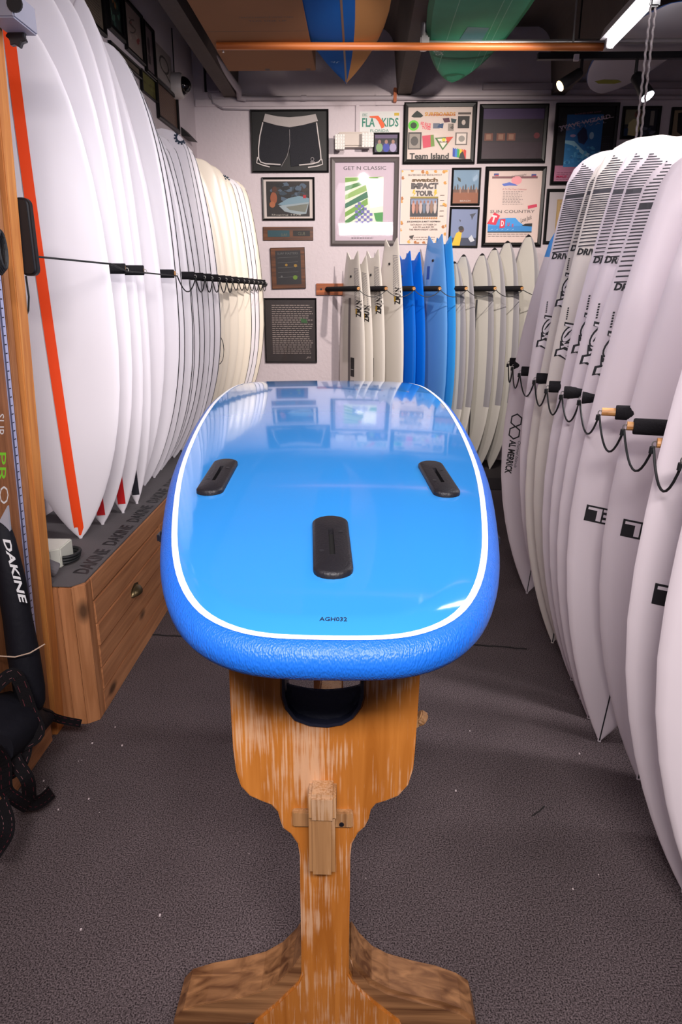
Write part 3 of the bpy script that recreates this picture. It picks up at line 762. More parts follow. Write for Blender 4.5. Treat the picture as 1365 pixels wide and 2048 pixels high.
tag(mb.build('bungee_cord', cordm), 'black bungee cord hanging in loops across the right row of surfboards', 'cord')

# ---------------- back wall row on its low platform
ZP = .10
pf = MB().box((-.5, 5.46, 0), (2.2, YB, ZP)).build('platform', M('dark platform', (.025, .02, .022), .8), bevel=.006)
tag(pf, 'low dark plinth under the surfboards by the back wall', 'platform')
hull = M('white glossy resin', (.78, .74, .68), .22, coat=.3, var=.02)
b1 = M('glossy bright blue resin', hexc('0A6AD8'), .12, coat=.6, var=.03)
b2 = M('glossy light blue resin', hexc('5C97DA'), .15, coat=.6, var=.05)
b3 = M('glossy azure resin', hexc('3090DC'), .15, coat=.6, var=.04)
rowb = [ # near-edge u, top y, body, style, label
    (731, 503, hull, 'fish', 'White swallow-tail surfboard with grey centre stripe, leftmost of the back wall row'),
    (747, 512, hull, 'fish2', 'White swallow-tail surfboard, second from the left at the back wall'),
    (771, 500, hull, 'fish', 'White swallow-tail surfboard, third from the left at the back wall'),
    (808, 477, hull, 'fish2', 'Tallest white swallow-tail surfboard, touching the bright blue ones'),
    (833, 503, b1, 'blue', 'Bright blue swallow-tail surfboard, left one of the pair at back wall'),
    (852, 505, b1, 'blue', 'Bright blue swallow-tail surfboard, right one of the pair at back wall'),
    (895, 470, b2, 'light', 'Light blue swallow-tail surfboard with a leash plug at the back wall'),
    (912, 474, b3, 'azure', 'Azure swallow-tail surfboard just right of the light blue one'),
    (933, 523, softw, 'soft', 'Short off-white foam surfboard beside the azure one, black nose tip'),
    (951, 509, softw, 'soft', 'Off-white foam surfboard with grey rail, second of the six foam boards'),
    (988, 507, softw, 'soft', 'Off-white foam surfboard with grey rail, third of the six foam boards'),
    (1012, 496, softw, 'soft', 'Off-white foam surfboard with grey rail, fourth of the six foam boards'),
    (1037, 482, softw, 'soft', 'Off-white foam surfboard with grey rail, fifth of the six foam boards'),
    (1078, 470, softw, 'soft', 'Tallest off-white foam surfboard under the blue wave poster at the back wall')]
dirx, diry = math.sin(R(27)), -math.cos(R(27))
for i, (u_, ty, body, st, lb) in enumerate(rowb):
    Yn = 5.58; xn = xof(u_, 700, Yn); Wd = .46; xc = xn - Wd / 2 * dirx; yc = Yn - Wd / 2 * diry
    L = zof(ty, yc) - ZP
    if st == 'soft':
        mats = [softw, greyr, blk]
        mf = lambda q, c, e: 2 if q > .985 else (1 if (abs(c) > .70 and q > .34) else 0)
        bd = Board(L, Wd, .048, m=.46, ry0=-.02, ry1=.01, pn=.85, mats=mats, matfn=mf, topkind='nose'); bd.build()
        if i in (8, 10): bd.strip('centre_stripe', flat((.09, .09, .10)), .1, .80, -.012, .012, absx=True)
    else:
        bd = Board(L, Wd, .046, m=.45, tail=.44, endr=0, notch=.085, ry0=-.02, ry1=.0, pn=.85, bodym=body); bd.build()
        plug(bd, 0.0, L - .17, .014)
        if body is hull:
            if i == 0: bd.strip('centre_stripe', flat((.16, .14, .15)), .02, .80, -.028, .012, absx=True)
            mb = MB()
            for k in range(26):
                z = L - .10 - k * .013; hwq = bd.hw(z / L)
                mb.add([bd.chart(a_, b_) for a_, b_ in ((.045 + k * .0015, z), (min(.9 * hwq, .2), z - .03), (min(.9 * hwq, .2), z - .034), (.045 + k * .0015, z - .005))], [(0, 1, 2, 3)])
            tag(mb.build('hatch_lines', flat((.25, .23, .25)), bd.o), kind='stuff')
            zl = zof({0: 618, 1: 628, 2: 612, 3: 592}[i], Yn) - ZP
            mb = MB(); put_text(mb, 'NVMZ', bd.chart, .14, zl, .125, .075, -90, bold=.035)
            mb.add([bd.chart(.11 + a_, zl - .02 + b_, .0008) for a_, b_ in ((-.012, -.02), (.008, -.02), (.008, .02), (-.012, .02))], [(0, 1, 2, 3)], 1)
            mb.build('lettering', [blk, flat(hexc('B08A10'))], bd.o)
            if i in (0, 2):
                zl = zof(738, Yn) - ZP; mb = MB()
                mb.add([bd.chart(a_, zl + b_) for a_, b_ in ((.02, -.075), (.085, -.075), (.085, .075), (.02, .075))], [(0, 1, 2, 3)])
                mb.add([bd.chart(a_, zl + b_, .0008) for a_, b_ in ((.03, -.020), (.075, -.020), (.075, -.016), (.03, -.016))], [(0, 1, 2, 3)], 1)
                mb.build('black_sticker', [blk, flat((.6, .6, .6))], bd.o)
        elif st == 'light':
            zl = zof(545, yc) - ZP; mb = MB(); mb.add([bd.chart(a_, zl + b_) for a_, b_ in ((-.08, -.05), (-.04, -.05), (-.04, .05), (-.08, .05))], [(0, 1, 2, 3)])
            mb.build('sticker', flat(hexc('1A4FA8')), bd.o)
    bd.place(xc, yc, ZP, yaw=-63); tag(bd.o, lb, 'surfboard', 'surfboards leaning at the back wall')
brk = thing('peg_rack', (.4, YB, 1.55), 'orange wall batten with angled black pegs for the back wall surfboards', 'rack')
orw = wood('orange stained batten', hexc('B8642A'), hexc('7A3A16'), 'X', .5)
z0 = zof(590, YB); z1 = zof(567, YB)
sub(MB().box((xof(633, 578, YB), YB - .022, z0), (2.0, YB, z1)).build('batten', orw, bevel=.003), brk)
zm = (z0 + z1) / 2; bends = []
for k, ut in enumerate((718, 773, 829, 881, 934, 992, 1046)):
    Yt = 5.50; xt = xof(ut, 573, Yt); xr = xt - .262
    bends.append(peg(brk, (xr, YB - .022, zm), (xt, Yt, zm), .020, .006))
mb = MB(); c = Vector((xof(643, 578, YB), YB - .024, zm)); mb.tube([c, c + Vector((0, .004, 0))], .008, 10); sub(mb.build('screw_head', blk), brk)
mb = MB()
for k in range(6): mb.tube(sag(bends[k], bends[k + 1], .05), .003, 7)
mb.tube(sag(bends[-1], bends[-1] + Vector((.3, .0, -.05)), .03), .003, 7)
tag(mb.build('bungee_cord', cordm), 'thin black bungee strung between the pegs at the back wall', 'cord')
# black railed small board seen past the right row
bd = Board(zof(503, 5.75) - ZP, .2, .04, m=.5, mats=[softw, blk], matfn=lambda q, c, e: 1 if abs(c) > .7 else 0, topkind='nose'); bd.build()
bd.place(xof(1087, 520, 5.75), 5.80, ZP, yaw=-20, lean=2); tag(bd.o, 'Narrow board with thick black rails peeping between foam boards and right row', 'surfboard')

# ================================================================== LEFT BENCH, POST AND NEAR BAY
cy_ = wood('cedar planks y', hexc('C68A5E'), hexc('A46C46'), 'Y', .55)
cz_ = wood('cedar planks z', hexc('C2865A'), hexc('A06840'), 'Z', .55, seed=2)
XF = -.949; YE = 2.19
bench = thing('bench', (-1.2, 4.0, 0), 'long cedar plank bench with drawers and dark mat under the left surfboards', 'bench')
def xw(Y): return wallx(Y) + .01
mb = MB(); mb.prism([(xw(YE + .05), YE + .05), (XF - .03, YE + .05), (XF - .03, YB - .001), (xw(YB), YB - .001)], lambda x, y, z: (x, y, z), 0, .53); sub(mb.build('carcass', cy_), bench)
# end planks and chamfered corner stile
pe = [-1.36, -1.27, -1.18, -1.09, -1.035, -.988]
for a, b in zip(pe[:-1], pe[1:]): sub(MB().box((a + .0008, YE, 0), (b - .0008, YE + .03, .538)).build('plank', cz_, bevel=.002), bench)
mb = MB(); mb.prism([(-.987, YE), (-.950, YE + .03), (-.950, YE + .085), (-.975, YE + .085), (-.987, YE + .03)], lambda x, y, z: (x, y, z), 0, .540); sub(mb.build('corner_stile', cz_, bevel=.002), bench)
# front: bottom rail, top rail, stiles, drawer planks
y = YE + .086
front = [(2.276, 3.12), (3.20, 4.06), (4.14, 5.0), (5.08, 5.95)]
sub(MB().box((XF - .022, YE + .086, 0), (XF, YB, .085)).build('bottom_rail', cy_, bevel=.002), bench)
sub(MB().box((XF - .022, YE + .086, .455), (XF, YB, .54)).build('top_rail', cy_, bevel=.002), bench)
for k, (a, b) in enumerate(front):
    if k: sub(MB().box((XF - .022, front[k - 1][1] + .001, .086), (XF + .004, a - .001, .454)).build('stile', cz_, bevel=.002), bench)
    dr = MB().box((XF - .024, a + .004, .09), (XF - .010, b - .004, .45)).build('drawer', cy_); sub(dr, bench)
    for j in range(4):
        z_ = .09 + j * .09
        o = MB().box((XF - .010, a + .004, z_ + .0015), (XF + (.006 if j == 2 else .002), b - .004, z_ + .0885)).build('plank', wood('cedar planks y', (0, 0, 0), (0, 0, 0), 'Y'), bevel=.0025); o.parent = dr
    # cup pull
    mb = MB(); yc = (a + b) / 2 + (0.0 if k else .0); zc_ = .30; vs = []; nn = 12
    for i in range(7):
        ph = i / 6 * math.pi / 2
        for j in range(nn + 1):
            th = math.pi * j / nn
            vs.append((XF + .006 + .028 * math.sin(ph) ** .8 * math.sin(th) ** .5 * (1 if 1 else 0) * math.cos(ph) ** 0, yc + .048 * math.cos(th) * (1 - .55 * (1 - math.cos(ph))), zc_ + .03 - .046 * (1 - math.cos(ph)) - 0 + .012 * math.sin(th)))
    vs = []
    for i in range(8):
        ph = i / 7 * math.pi / 2      # from wall rim to crown
        for j in range(nn + 1):
            th = math.pi * j / nn; vs.append((XF + .006 + .030 * math.sin(ph) * math.sin(th), yc - .050 * math.cos(th), zc_ + .034 * math.cos(ph) * math.sin(th)))
    mb.add(vs, [(i * (nn + 1) + j, i * (nn + 1) + j + 1, (i + 1) * (nn + 1) + j + 1, (i + 1) * (nn + 1) + j) for i in range(7) for j in range(nn)])
    mb.prism([(yc - .052, zc_ - .003), (yc + .052, zc_ - .003), (yc + .045, zc_ + .03), (yc, zc_ + .042), (yc - .045, zc_ + .03)], lambda p, q, d_: (d_, p, q), XF + .004, XF + .007)
    o = mb.build('cup_handle', M('aged brass', (.16, .12, .06), .38, metal=.85), smooth=True); o.parent = dr
    sm_ = o.modifiers.new('s', 'SOLIDIFY'); sm_.thickness = .0015
# mat on top with raised chevrons and lettering
def matm():
    m = bpy.data.materials.new('chevron mat'); m.use_nodes = True; n, l = nt(m); b = n['Principled BSDF']
    b.inputs['Base Color'].default_value = (.11, .10, .103, 1); b.inputs['Roughness'].default_value = .8
    tc = n.new('ShaderNodeTexCoord'); mp = n.new('ShaderNodeMapping'); mp.inputs['Rotation'].default_value = (0, 0, R(45)); l.new(tc.outputs['Object'], mp.inputs[0])
    br = n.new('ShaderNodeTexBrick'); br.inputs['Scale'].default_value = 38; br.inputs['Mortar Size'].default_value = .035; l.new(mp.outputs[0], br.inputs['Vector'])
    br.inputs['Color1'].default_value = (1, 1, 1, 1); br.inputs['Color2'].default_value = (1, 1, 1, 1); br.inputs['Mortar'].default_value = (0, 0, 0, 1)
    bp = n.new('ShaderNodeBump'); bp.inputs['Distance'].default_value = .004; bp.inputs['Strength'].default_value = .8; l.new(br.outputs['Color'], bp.inputs['Height']); l.new(bp.outputs[0], b.inputs['Normal'])
    return m
mb = MB(); mb.prism([(xw(YE + .02), YE + .02), (-.99, YE + .005), (XF - .006, YE + .05), (XF - .006, YB - .002), (xw(YB), YB - .002)], lambda x, y, z: (x, y, z), .5405, ZBN - .0002)
mt = mb.build('rubber_mat', matm(), bevel=.001); tag(mt, 'dark chevron rubber mat with repeated lettering on top of the bench', 'mat')
for k in range(7):
    mb = MB(); put_text(mb, 'DAKINE', lambda a, b, l_: (-b, a, ZBN + .0006), 2.43 + k * .30, 1.000, .26, .058, 0, bold=.03, shear=.2)
    mb.build('lettering', flat((.008, .008, .009)), mt)
# white block, black cord coil and grey foam roll on the mat
fm = M('white foam block', (.66, .66, .58), .8, bump=.1)
def Mt(u, v, h=0): return at(u, v, 2, ZBN + h)
p = [Mt(98, 1128, .03), Mt(120, 1136, .03), Mt(148, 1108, .03), Mt(146, 1089, .03), Mt(95, 1089, .03)]
mb = MB(); x0, x1 = -1.21, -1.085
mb.prism([(-1.24, 2.34), (-1.115, 2.335), (-1.085, 2.36), (-1.085, 2.47), (-1.24, 2.47)], lambda x, y, z: (x, y, z), ZBN + .0, ZBN + .075)
tag(mb.build('foam_block', fm, bevel=.004), 'white foam block lying on the near end of the bench mat', 'block')
mb = MB(); c0 = Vector((-1.075, 2.42, ZBN + .012))
for k in range(3):
    mb.tube([c0 + Vector((.035 * math.cos(t) * (1 + .1 * k) - .01, .055 * math.sin(t), .004 + k * .011)) for t in np.linspace(-1.5, 1.7, 14)], .006, 8)
tag(mb.build('cord_coil', cordm), 'black cord coil curled behind the white foam block', 'cord')
mb = MB(); mb.tube([(-1.16, 2.215, ZBN + .10), (-1.06, 2.26, ZBN + .03)], .027, 18)
tag(mb.build('foam_tube', M('grey foam tube', (.12, .11, .12), .8, bump=.2), bevel=.002), 'short grey foam tube leaning by the post on the bench end', 'tube')
# post
def tilt(x0, x1, y0, y1, z0, z1):
    f = lambda z: .040 * (z - .54)
    m_ = MB(); m_.add([(x0 + f(z0), y0, z0), (x1 + f(z0), y0, z0), (x1 + f(z0), y1, z0), (x0 + f(z0), y1, z0), (x0 + f(z1), y0, z1), (x1 + f(z1), y0, z1), (x1 + f(z1), y1, z1), (x0 + f(z1), y1, z1)],
        [(0, 3, 2, 1), (4, 5, 6, 7), (0, 1, 5, 4), (1, 2, 6, 5), (2, 3, 7, 6), (3, 0, 4, 7)]); return m_
pm1 = wood('post cedar', hexc('D08C48'), hexc('B06A34'), 'Z', .6, seed=1); pm2 = wood('post cedar shade', hexc('A9744C'), hexc('845434'), 'Z', .6, seed=4)  # same cedar twice; the second post's shade is put into its colour
tag(tilt(-1.088, -1.048, 2.122, 2.186, 0, 2.40).build('wooden_post', pm1, bevel=.003), 'upright cedar post at the near end of the bench, lit orange face', 'post')
tag(tilt(-1.088, -1.064, 2.084, 2.120, 0, 2.40).build('wooden_post', pm2, bevel=.003), 'narrow cedar post coloured a shaded brown between the ruler and the orange-lit post', 'post')
sheet = tilt(-1.088, -1.070, 1.35, 2.082, 0.0, 2.3).build('side_panel', wood('panel wood', hexc('9A6440'), hexc('744628'), 'Z', .55, seed=6), bevel=.002)
tag(sheet, 'brown wooden side panel left of the posts, ruler fixed to it', 'panel')
rl = thing('height_ruler', (-1.068, 2.06, .5), 'long pale blue ruler with black ticks fixed on the side panel', 'ruler')
sub(tilt(-1.0695, -1.067, 2.050, 2.078, .36, 1.56).build('ruler_strip', M('pale ruler', (.40, .42, .62), .35)), rl)
mb = tilt(-1.0669, -1.0664, 2.0505, 2.060, .36, 1.56); z_ = .37
while z_ < 1.54:
    q_ = tilt(-1.0667, -1.0662, 2.060, 2.071, z_, z_ + .003); mb.add(q_.v, q_.f, 1); z_ += .0254
sub(mb.build('tick_marks', [flat((.06, .065, .13)), blk]), rl)
# bay plinth
pl_ = MB().box((-1.17, .9, 0), (-1.072, 2.09, .075)).build('plinth', cy_, bevel=.004); tag(pl_, 'low cedar plank plinth along the floor before the bag bay', 'plinth')
bb = MB().box((-1.48, .9, 0), (-1.176, 2.04, .07)).build('bay_shelf', cy_, bevel=.003); tag(bb, 'cedar shelf floor of the near bay at left', 'shelf')
# small light block and dark cord loop on the panel
o = MB().box((-1.069 + .04, 1.90, 1.475), (-1.0, 1.985, 1.51)).build('wood_block', M('pale pine', (.62, .40, .20), .6), bevel=.002); tag(o, 'small pale wooden block on the side panel above the ruler', 'block')
mb = MB()
c0 = at(4, 500, 1, 1.90)
for k in range(4): mb.tube([c0 + Vector((-.004 * k, .02 * math.cos(t), .045 * math.sin(t) - .004 * k)) for t in np.linspace(0, 6.28, 18)], .006, 8)
tag(mb.build('cord_loop', cordm), 'black cord loops hanging on the panel at the left photo edge', 'cord')
# black speaker-like pad on post
spk = thing('wall_speaker', (-1.06, 2.22, 1.5), 'black rounded speaker fixed beside the post, thin cable below', 'speaker')
pa, pb = at(34, 475, 1, 2.2), at(70, 475, 1, 2.2); pa.z = at(50, 395, 1, 2.2).z; pb.z = at(50, 552, 1, 2.2).z
w2, h2, rc = (pb.x - .004 - pa.x) / 2, (pa.z - pb.z) / 2, .020
mb = MB(); mb.prism([((pa.x + pb.x) / 2 + sx * (w2 - rc) + rc * math.cos(t), (pa.z + pb.z) / 2 + sz * (h2 - rc) + rc * math.sin(t)) for sx, sz, t0 in ((1, 1, 0), (-1, 1, 1), (-1, -1, 2), (1, -1, 3)) for t in np.linspace(t0 * math.pi / 2, (t0 + 1) * math.pi / 2, 6)], lambda p_, q_, d_: (p_, d_, q_), 2.189, 2.222)
sub(mb.build('housing', M('black housing', (.006, .006, .009), .5, spec=.4), bevel=.007, seg=3, smooth=True, angle=50), spk)
mb = MB(); q = at(52, 552, 1, 2.21); mb.tube([q, q + Vector((.001, 0, -.06)), q + Vector((-.006, 0, -.10)), q + Vector((-.02, -.005, -.13))], .003, 7); sub(mb.build('cable', cordm), spk)
# grey box and star grips at top left
bx_ = thing('wall_box', (-1.09, 2.1, 2.2), 'pale grey box with dark opening at the top left corner', 'box')
pa, pb = at(-30, -20, 1, 2.1), at(36, 40, 1, 2.1)
sub(MB().box((pa.x, 2.08, pb.z), (pb.x, 2.22, pa.z)).build('housing', M('grey box', (.33, .33, .40), .5), bevel=.004), bx_)
c = at(28, 6, 1, 2.075); mb = MB(); mb.tube([(c.x, 2.075, c.z), (c.x, 2.082, c.z)], .02, 16); sub(mb.build('opening', blk), bx_)
mb = MB(); c = at(14, 58, 1, 2.14)
vs = []
star = [(math.cos(k * math.pi / 7) * (.030 if k % 2 else .021), math.sin(k * math.pi / 7) * (.030 if k % 2 else .021)) for k in range(14)]
mb.prism([(c.x + a_, c.z + b_) for a_, b_ in star], lambda p, q, d_: (p, d_, q), 2.188, 2.206)
tag(mb.build('star_knob', M('dark knob', (.03, .03, .035), .4), bevel=.002), 'dark star-shaped knob on top of the orange-lit post', 'knob')
# bags
bagm = M('black nylon bag', (.006, .006, .010), .7, bump=.15, bscale=60, var=.2, vscale=30, spec=.2)
def bagmesh(path, ws, ts, nsec=16):
    """lofted soft shape: path points, half widths along 'side', half thickness"""
    mb = MB(); vs = []; n = len(path)
    for i, p in enumerate(path):
        p = Vector(p); t = (Vector(path[min(i + 1, n - 1)]) - Vector(path[max(i - 1, 0)])).normalized()
        sd = Vector((.55, -.83, 0)); sd = (sd - t * sd.dot(t)).normalized(); nn_ = t.cross(sd)
        for k in range(nsec):
            a = 2 * math.pi * k / nsec; c_, e_ = math.cos(a), math.sin(a)
            vs.append(p + sd * ws[i] * math.copysign(abs(c_) ** .7, c_) + nn_ * ts[i] * math.copysign(abs(e_) ** .8, e_))
    mb.add(vs, [(i * nsec + k, i * nsec + (k + 1) % nsec, (i + 1) * nsec + (k + 1) % nsec, (i + 1) * nsec + k) for i in range(n - 1) for k in range(nsec)] + [tuple(range(nsec)), tuple((n - 1) * nsec + k for k in range(nsec))])
    return mb
bag = thing('board_bag', (-1.12, 1.9, .08), 'black nylon board bag with white lettering tied by a thin cord', 'bag')
P0 = at(64, 1412, 1, 1.86); P1 = at(2, 1040, 1, 1.90)
path = [P0.lerp(P1, t) for t in (-.02, .0, .04, .12, .3, .5, .7, .9, 1.0)]
sub(bagmesh(path, [.02, .05, .065, .075, .08, .075, .065, .05, .02], [.02, .03, .04, .045, .045, .04, .04, .03, .02]).build('bag_body', bagm, smooth=True), bag)
mb = MB(); put_text(mb, 'DAKINE', lambda a, b, l_: at(30 + a * .27 + b, 1142 + a, 1, 1.80), 0, 0, 128, 15, 0, bold=.03, shear=.1)
sub(mb.build('lettering', flat((.8, .82, .85))), bag)
mb = MB(); pts = [at(0, 1312, 1, 1.78), at(30, 1314, 1, 1.775), at(60, 1306, 1, 1.78), at(90, 1288, 1, 1.81)]; mb.tube(pts, .002, 6); sub(mb.build('tie_cord', M('tan cord', (.45, .33, .25), .8)), bag)
# second bag with green and white lettering
bag2 = thing('board_bag', (-1.22, 1.7, .08), 'black and silver board bag with green lettering at left photo edge', 'bag')
Q0 = at(-16, 1080, 1, 1.93); Q1 = at(-20, 800, 1, 1.95)
sub(bagmesh([at(-14, 1300, 1, 1.93), at(-14, 1290, 1, 1.93), Q0, Q0.lerp(Q1, .5), Q1, Q1 + Vector((0, 0, .02))], [.02, .04, .042, .040, .035, .01], [.01, .02, .02, .02, .02, .01]).build('bag_body', bagm, smooth=True), bag2)
def pf2(u0, v0, u1, v1, Y, fn=None): pass
mb = MB(); Yq = 1.885
def ch(u, v, l_=0): p_ = at(u, v, 1, Yq); return p_
put_text(mb, 'SUR', lambda a, b, l_: ch(1 + b, 850 + a), 0, 0, 45, 14, 0, 0)
put_text(mb, 'PR', lambda a, b, l_: ch(4 + b, 935 + a), 0, 0, 60, 16, 0, 1)
put_text(mb, 'O', lambda a, b, l_: ch(8 + b, 990 + a), 0, 0, 36, 18, 0, 0, bold=-.01)
sub(mb.build('lettering', [flat((.6, .6, .62)), flat(hexc('6FBF2A'))]), bag2)
mb = MB(); mb.prism([(at(u, v, 1, 1.89).x, at(u, v, 1, 1.89).z) for u, v in ((2, 1040), (18, 1010), (23, 1060), (15, 1130), (10, 1142))], lambda p, q, d_: (p, d_, q), 1.88, 1.89)
sub(mb.build('silver_panel', M('silver cloth', (.36, .36, .42), .45)), bag2, 'silver grey panel')
# straps with red stitching
stm = M('black webbing', (.005, .004, .005), .8, bump=.4, bscale=300, spec=.12); red = flat(hexc('5A1420'))
def strap(uvY, wpx=.022, label=''):
    pts = [at(u, v, 1, Y) if Y else at(u, v, 2, .012) for u, v, Y in uvY]
    # catmull
    Q = []
    for i in range(len(pts) - 1):
        a, b, c_, d_ = pts[max(i - 1, 0)], pts[i], pts[i + 1], pts[min(i + 2, len(pts) - 1)]
        for t in np.linspace(0, 1, 7)[:-1]:
            Q.append(.5 * ((2 * b) + (-a + c_) * t + (2 * a - 5 * b + 4 * c_ - d_) * t * t + (-a + 3 * b - 3 * c_ + d_) * t ** 3))
    Q.append(pts[-1]); mb = MB(); m2 = MB(); vs = []; v2 = []
    for i, p in enumerate(Q):
        t = (Q[min(i + 1, len(Q) - 1)] - Q[max(i - 1, 0)]).normalized(); vw = (p - Vector((0, 0, H))).normalized()
        sd = t.cross(vw).normalized(); sd = (sd + Vector((0, .25, .2))).normalized(); nm = t.cross(sd).normalized()
        if nm.dot(vw) > 0: nm = -nm
        vs += [p - sd * wpx + nm * .0015, p + sd * wpx + nm * .0015, p + sd * wpx - nm * .0015, p - sd * wpx - nm * .0015]
        for o_ in (-.55, .55): v2 += [p + sd * wpx * o_ + nm * .002, p + sd * (wpx * o_ + .0012) + nm * .002]
    n = len(Q)
    mb.add(vs, [(i * 4 + k, i * 4 + (k + 1) % 4, (i + 1) * 4 + (k + 1) % 4, (i + 1) * 4 + k) for i in range(n - 1) for k in range(4)] + [(0, 1, 2, 3), tuple((n - 1) * 4 + k for k in range(4))])
    m2.add(v2, [(i * 4 + k, i * 4 + k + 1, (i + 1) * 4 + k + 1, (i + 1) * 4 + k) for i in range(0, n - 1, 1) if i % 2 == 0 for k in (0, 2)])
    return mb, m2
sp = thing('strap_bundle', (-1.1, 1.75, .03), 'tangle of black webbing straps with red stitching spilling onto the carpet', 'straps')
defs = [[(60, 1420, 1.88), (95, 1430, 1.92), (125, 1440, 1.98), (162, 1447, 2.02)],
        [(-10, 1375, 1.72), (30, 1350, 1.75), (60, 1420, 1.74), (75, 1470, 1.72), (20, 1500, 1.66), (-20, 1520, 1.6)],
        [(-12, 1490, 1.62), (15, 1470, 1.66), (30, 1520, 1.64), (55, 1560, 1.62), (62, 1605, 1.66), (85, 1600, 1.72), (103, 1583, 1.78)],
        [(-10, 1500, 1.55), (8, 1530, 1.58), (12, 1580, 1.58), (35, 1600, 1.60), (55, 1612, 1.64)],
        [(0, 1600, 1.52), (14, 1640, 1.50), (12, 1670, 1.47), (-6, 1700, 1.42), (-20, 1720, 1.4)],
        [(-10, 1400, 1.76), (20, 1430, 1.74), (55, 1450, 1.76), (80, 1440, 1.84)],
        [(-15, 1455, 1.66), (20, 1440, 1.70), (50, 1480, 1.70), (40, 1530, 1.66), (-5, 1560, 1.58)]]
for k, dfn in enumerate(defs):
    mb, m2 = strap(dfn, .019 if k else .013); s1 = sub(mb.build('strap', stm), sp); s2 = m2.build('red_stitching', red); s2.parent = s1
# bundle bulk behind the straps
mb = bagmesh([at(100, 1432, 1, 1.96), at(70, 1440, 1, 1.9), at(30, 1440, 1, 1.80), at(5, 1450, 1, 1.72), at(-20, 1500, 1, 1.6)], [.02, .05, .09, .10, .06], [.02, .04, .07, .08, .05])
sub(mb.build('folded_bag', bagm, smooth=True), sp)

# ================================================================== PICTURES
GL = glassmat()
class Pic:
    """framed flat print; origin lower-left corner of the frame, axes r (right), u (up), n (out of the wall)"""
    def __init__(s, o, r, n, w_, h, border, fcol, name='picture_frame', depth=.022, label='', cat='picture', glass=True, tilt=0):
        s.o, s.r, s.n, s.u, s.w, s.h, s.b = o, r, n, Vector((0, 0, 1)), w_, h, border; s.d = depth
        if tilt:
            q = Matrix.Rotation(R(tilt), 3, n); s.r = q @ r; s.u = q @ s.u
        s.root = thing(name, tuple(o + r * w_ / 2), label, cat); s.pr = MB(); s.mats = []; s.lay = 0
        b, D = border, depth
        if b:
            mb = MB(); f = lambda a_, c_, d_: s.o + s.r * a_ + s.u * c_ + s.n * d_
            O = [(0, 0), (w_, 0), (w_, h), (0, h)]; I = [(b, b), (w_ - b, b), (w_ - b, h - b), (b, h - b)]; e = b * .35
            I0 = [(e, e), (w_ - e, e), (w_ - e, h - e), (e, h - e)]
            rings = [(O, 0.001), (O, D * .8), (I0, D), (I, D * .85), (I, .006)]
            vs = [f(a_, c_, d_) for P, d_ in rings for a_, c_ in P]
            mb.add(vs, [(k * 4 + i, k * 4 + (i + 1) % 4, (k + 1) * 4 + (i + 1) % 4, (k + 1) * 4 + i) for k in range(4) for i in range(4)])
            sub(mb.build('frame_moulding', M('frame ' + str(fcol), fcol, .4, spec=.25)), s.root)
            if glass:
                g = MB().add([f(a_, c_, .012) for a_, c_ in I], [(0, 1, 2, 3)]); sub(g.build('glass_pane', GL), s.root)
    def mi(s, c):
        if isinstance(c, str): c = hexc(c)
        m = flat(c)
        if m not in s.mats: s.mats.append(m)
        return s.mats.index(m)
    def f(s, a, c, l_=0):
        """a,c in 0..1 of the opening"""
        b = s.b; return s.o + s.r * (b + a * (s.w - 2 * b)) + s.u * (b + c * (s.h - 2 * b)) + s.n * (.006 + l_)
    def poly(s, P, c):
        s.lay += 1; s.pr.add([s.f(a, b, s.lay * .00012) for a, b in P], [tuple(range(len(P)))], s.mi(c))
    def rect(s, a0, c0, a1, c1, c): s.poly([(a0, c0), (a1, c0), (a1, c1), (a0, c1)], c)
    def ell(s, a, c, ra, rc, col, n=14): s.poly([(a + ra * math.cos(k * 2 * math.pi / n), c + rc * math.sin(k * 2 * math.pi / n)) for k in range(n)], col)
    def text(s, t, a, c, wd, ht, col, rot=0, bold=0.0, shear=0.0):
        s.lay += 1; W, Hh = s.w - 2 * s.b, s.h - 2 * s.b; ll = s.lay * .00012
        cc, q = math.cos(R(rot)), math.sin(R(rot)); vs, fs, tw_, th_ = textmesh(t, bold, shear); P = []
        for x, y in vs:
            xx = (x / tw_ - .5) * wd * W; yy = (y / th_ - .5) * ht * Hh; P.append(s.f(a + (xx * cc - yy * q) / W, c + (xx * q + yy * cc) / Hh, ll))
        s.pr.add(P, fs, s.mi(col))
    def blobs(s, a0, c0, a1, c1, cols, n, sz, seed=0):
        rd = random.Random(seed)
        for k in range(n):
            ca, cc = rd.uniform(a0 + sz, a1 - sz), rd.uniform(c0 + sz, c1 - sz); m = rd.randint(5, 8); ph = rd.random() * 6
            s.poly([(min(a1, max(a0, ca + sz * rd.uniform(.5, 1.3) * math.cos(ph + j * 2 * math.pi / m))), min(c1, max(c0, cc + sz * rd.uniform(.4, 1) * math.sin(ph + j * 2 * math.pi / m)))) for j in range(m)], rd.choice(cols))
    def lines(s, a0, a1, c0, c1, n, col, thick=.3, seed=1, ragged=.3):
        rd = random.Random(seed); 
        for k in range(n):
            c = c1 - (c1 - c0) * k / max(1, n - 1); x = a0
            end = a1 - rd.random() * ragged * (a1 - a0); h_ = (c1 - c0) / n * thick
            while x < end:
                w_ = rd.uniform(.03, .09) * (a1 - a0) + .01; e = min(end, x + w_)
                s.pr.add([s.f(p, q, s.lay * .00012 + .00012) for p, q in ((x, c), (e, c), (e, c + h_), (x, c + h_))], [(0, 1, 2, 3)], s.mi(col)); x = e + .015
        s.lay += 1
    def done(s, name='print'): return sub(s.pr.build(name, s.mats), s.root)
NB = Vector((0, -1, 0)); RB = Vector((1, 0, 0))
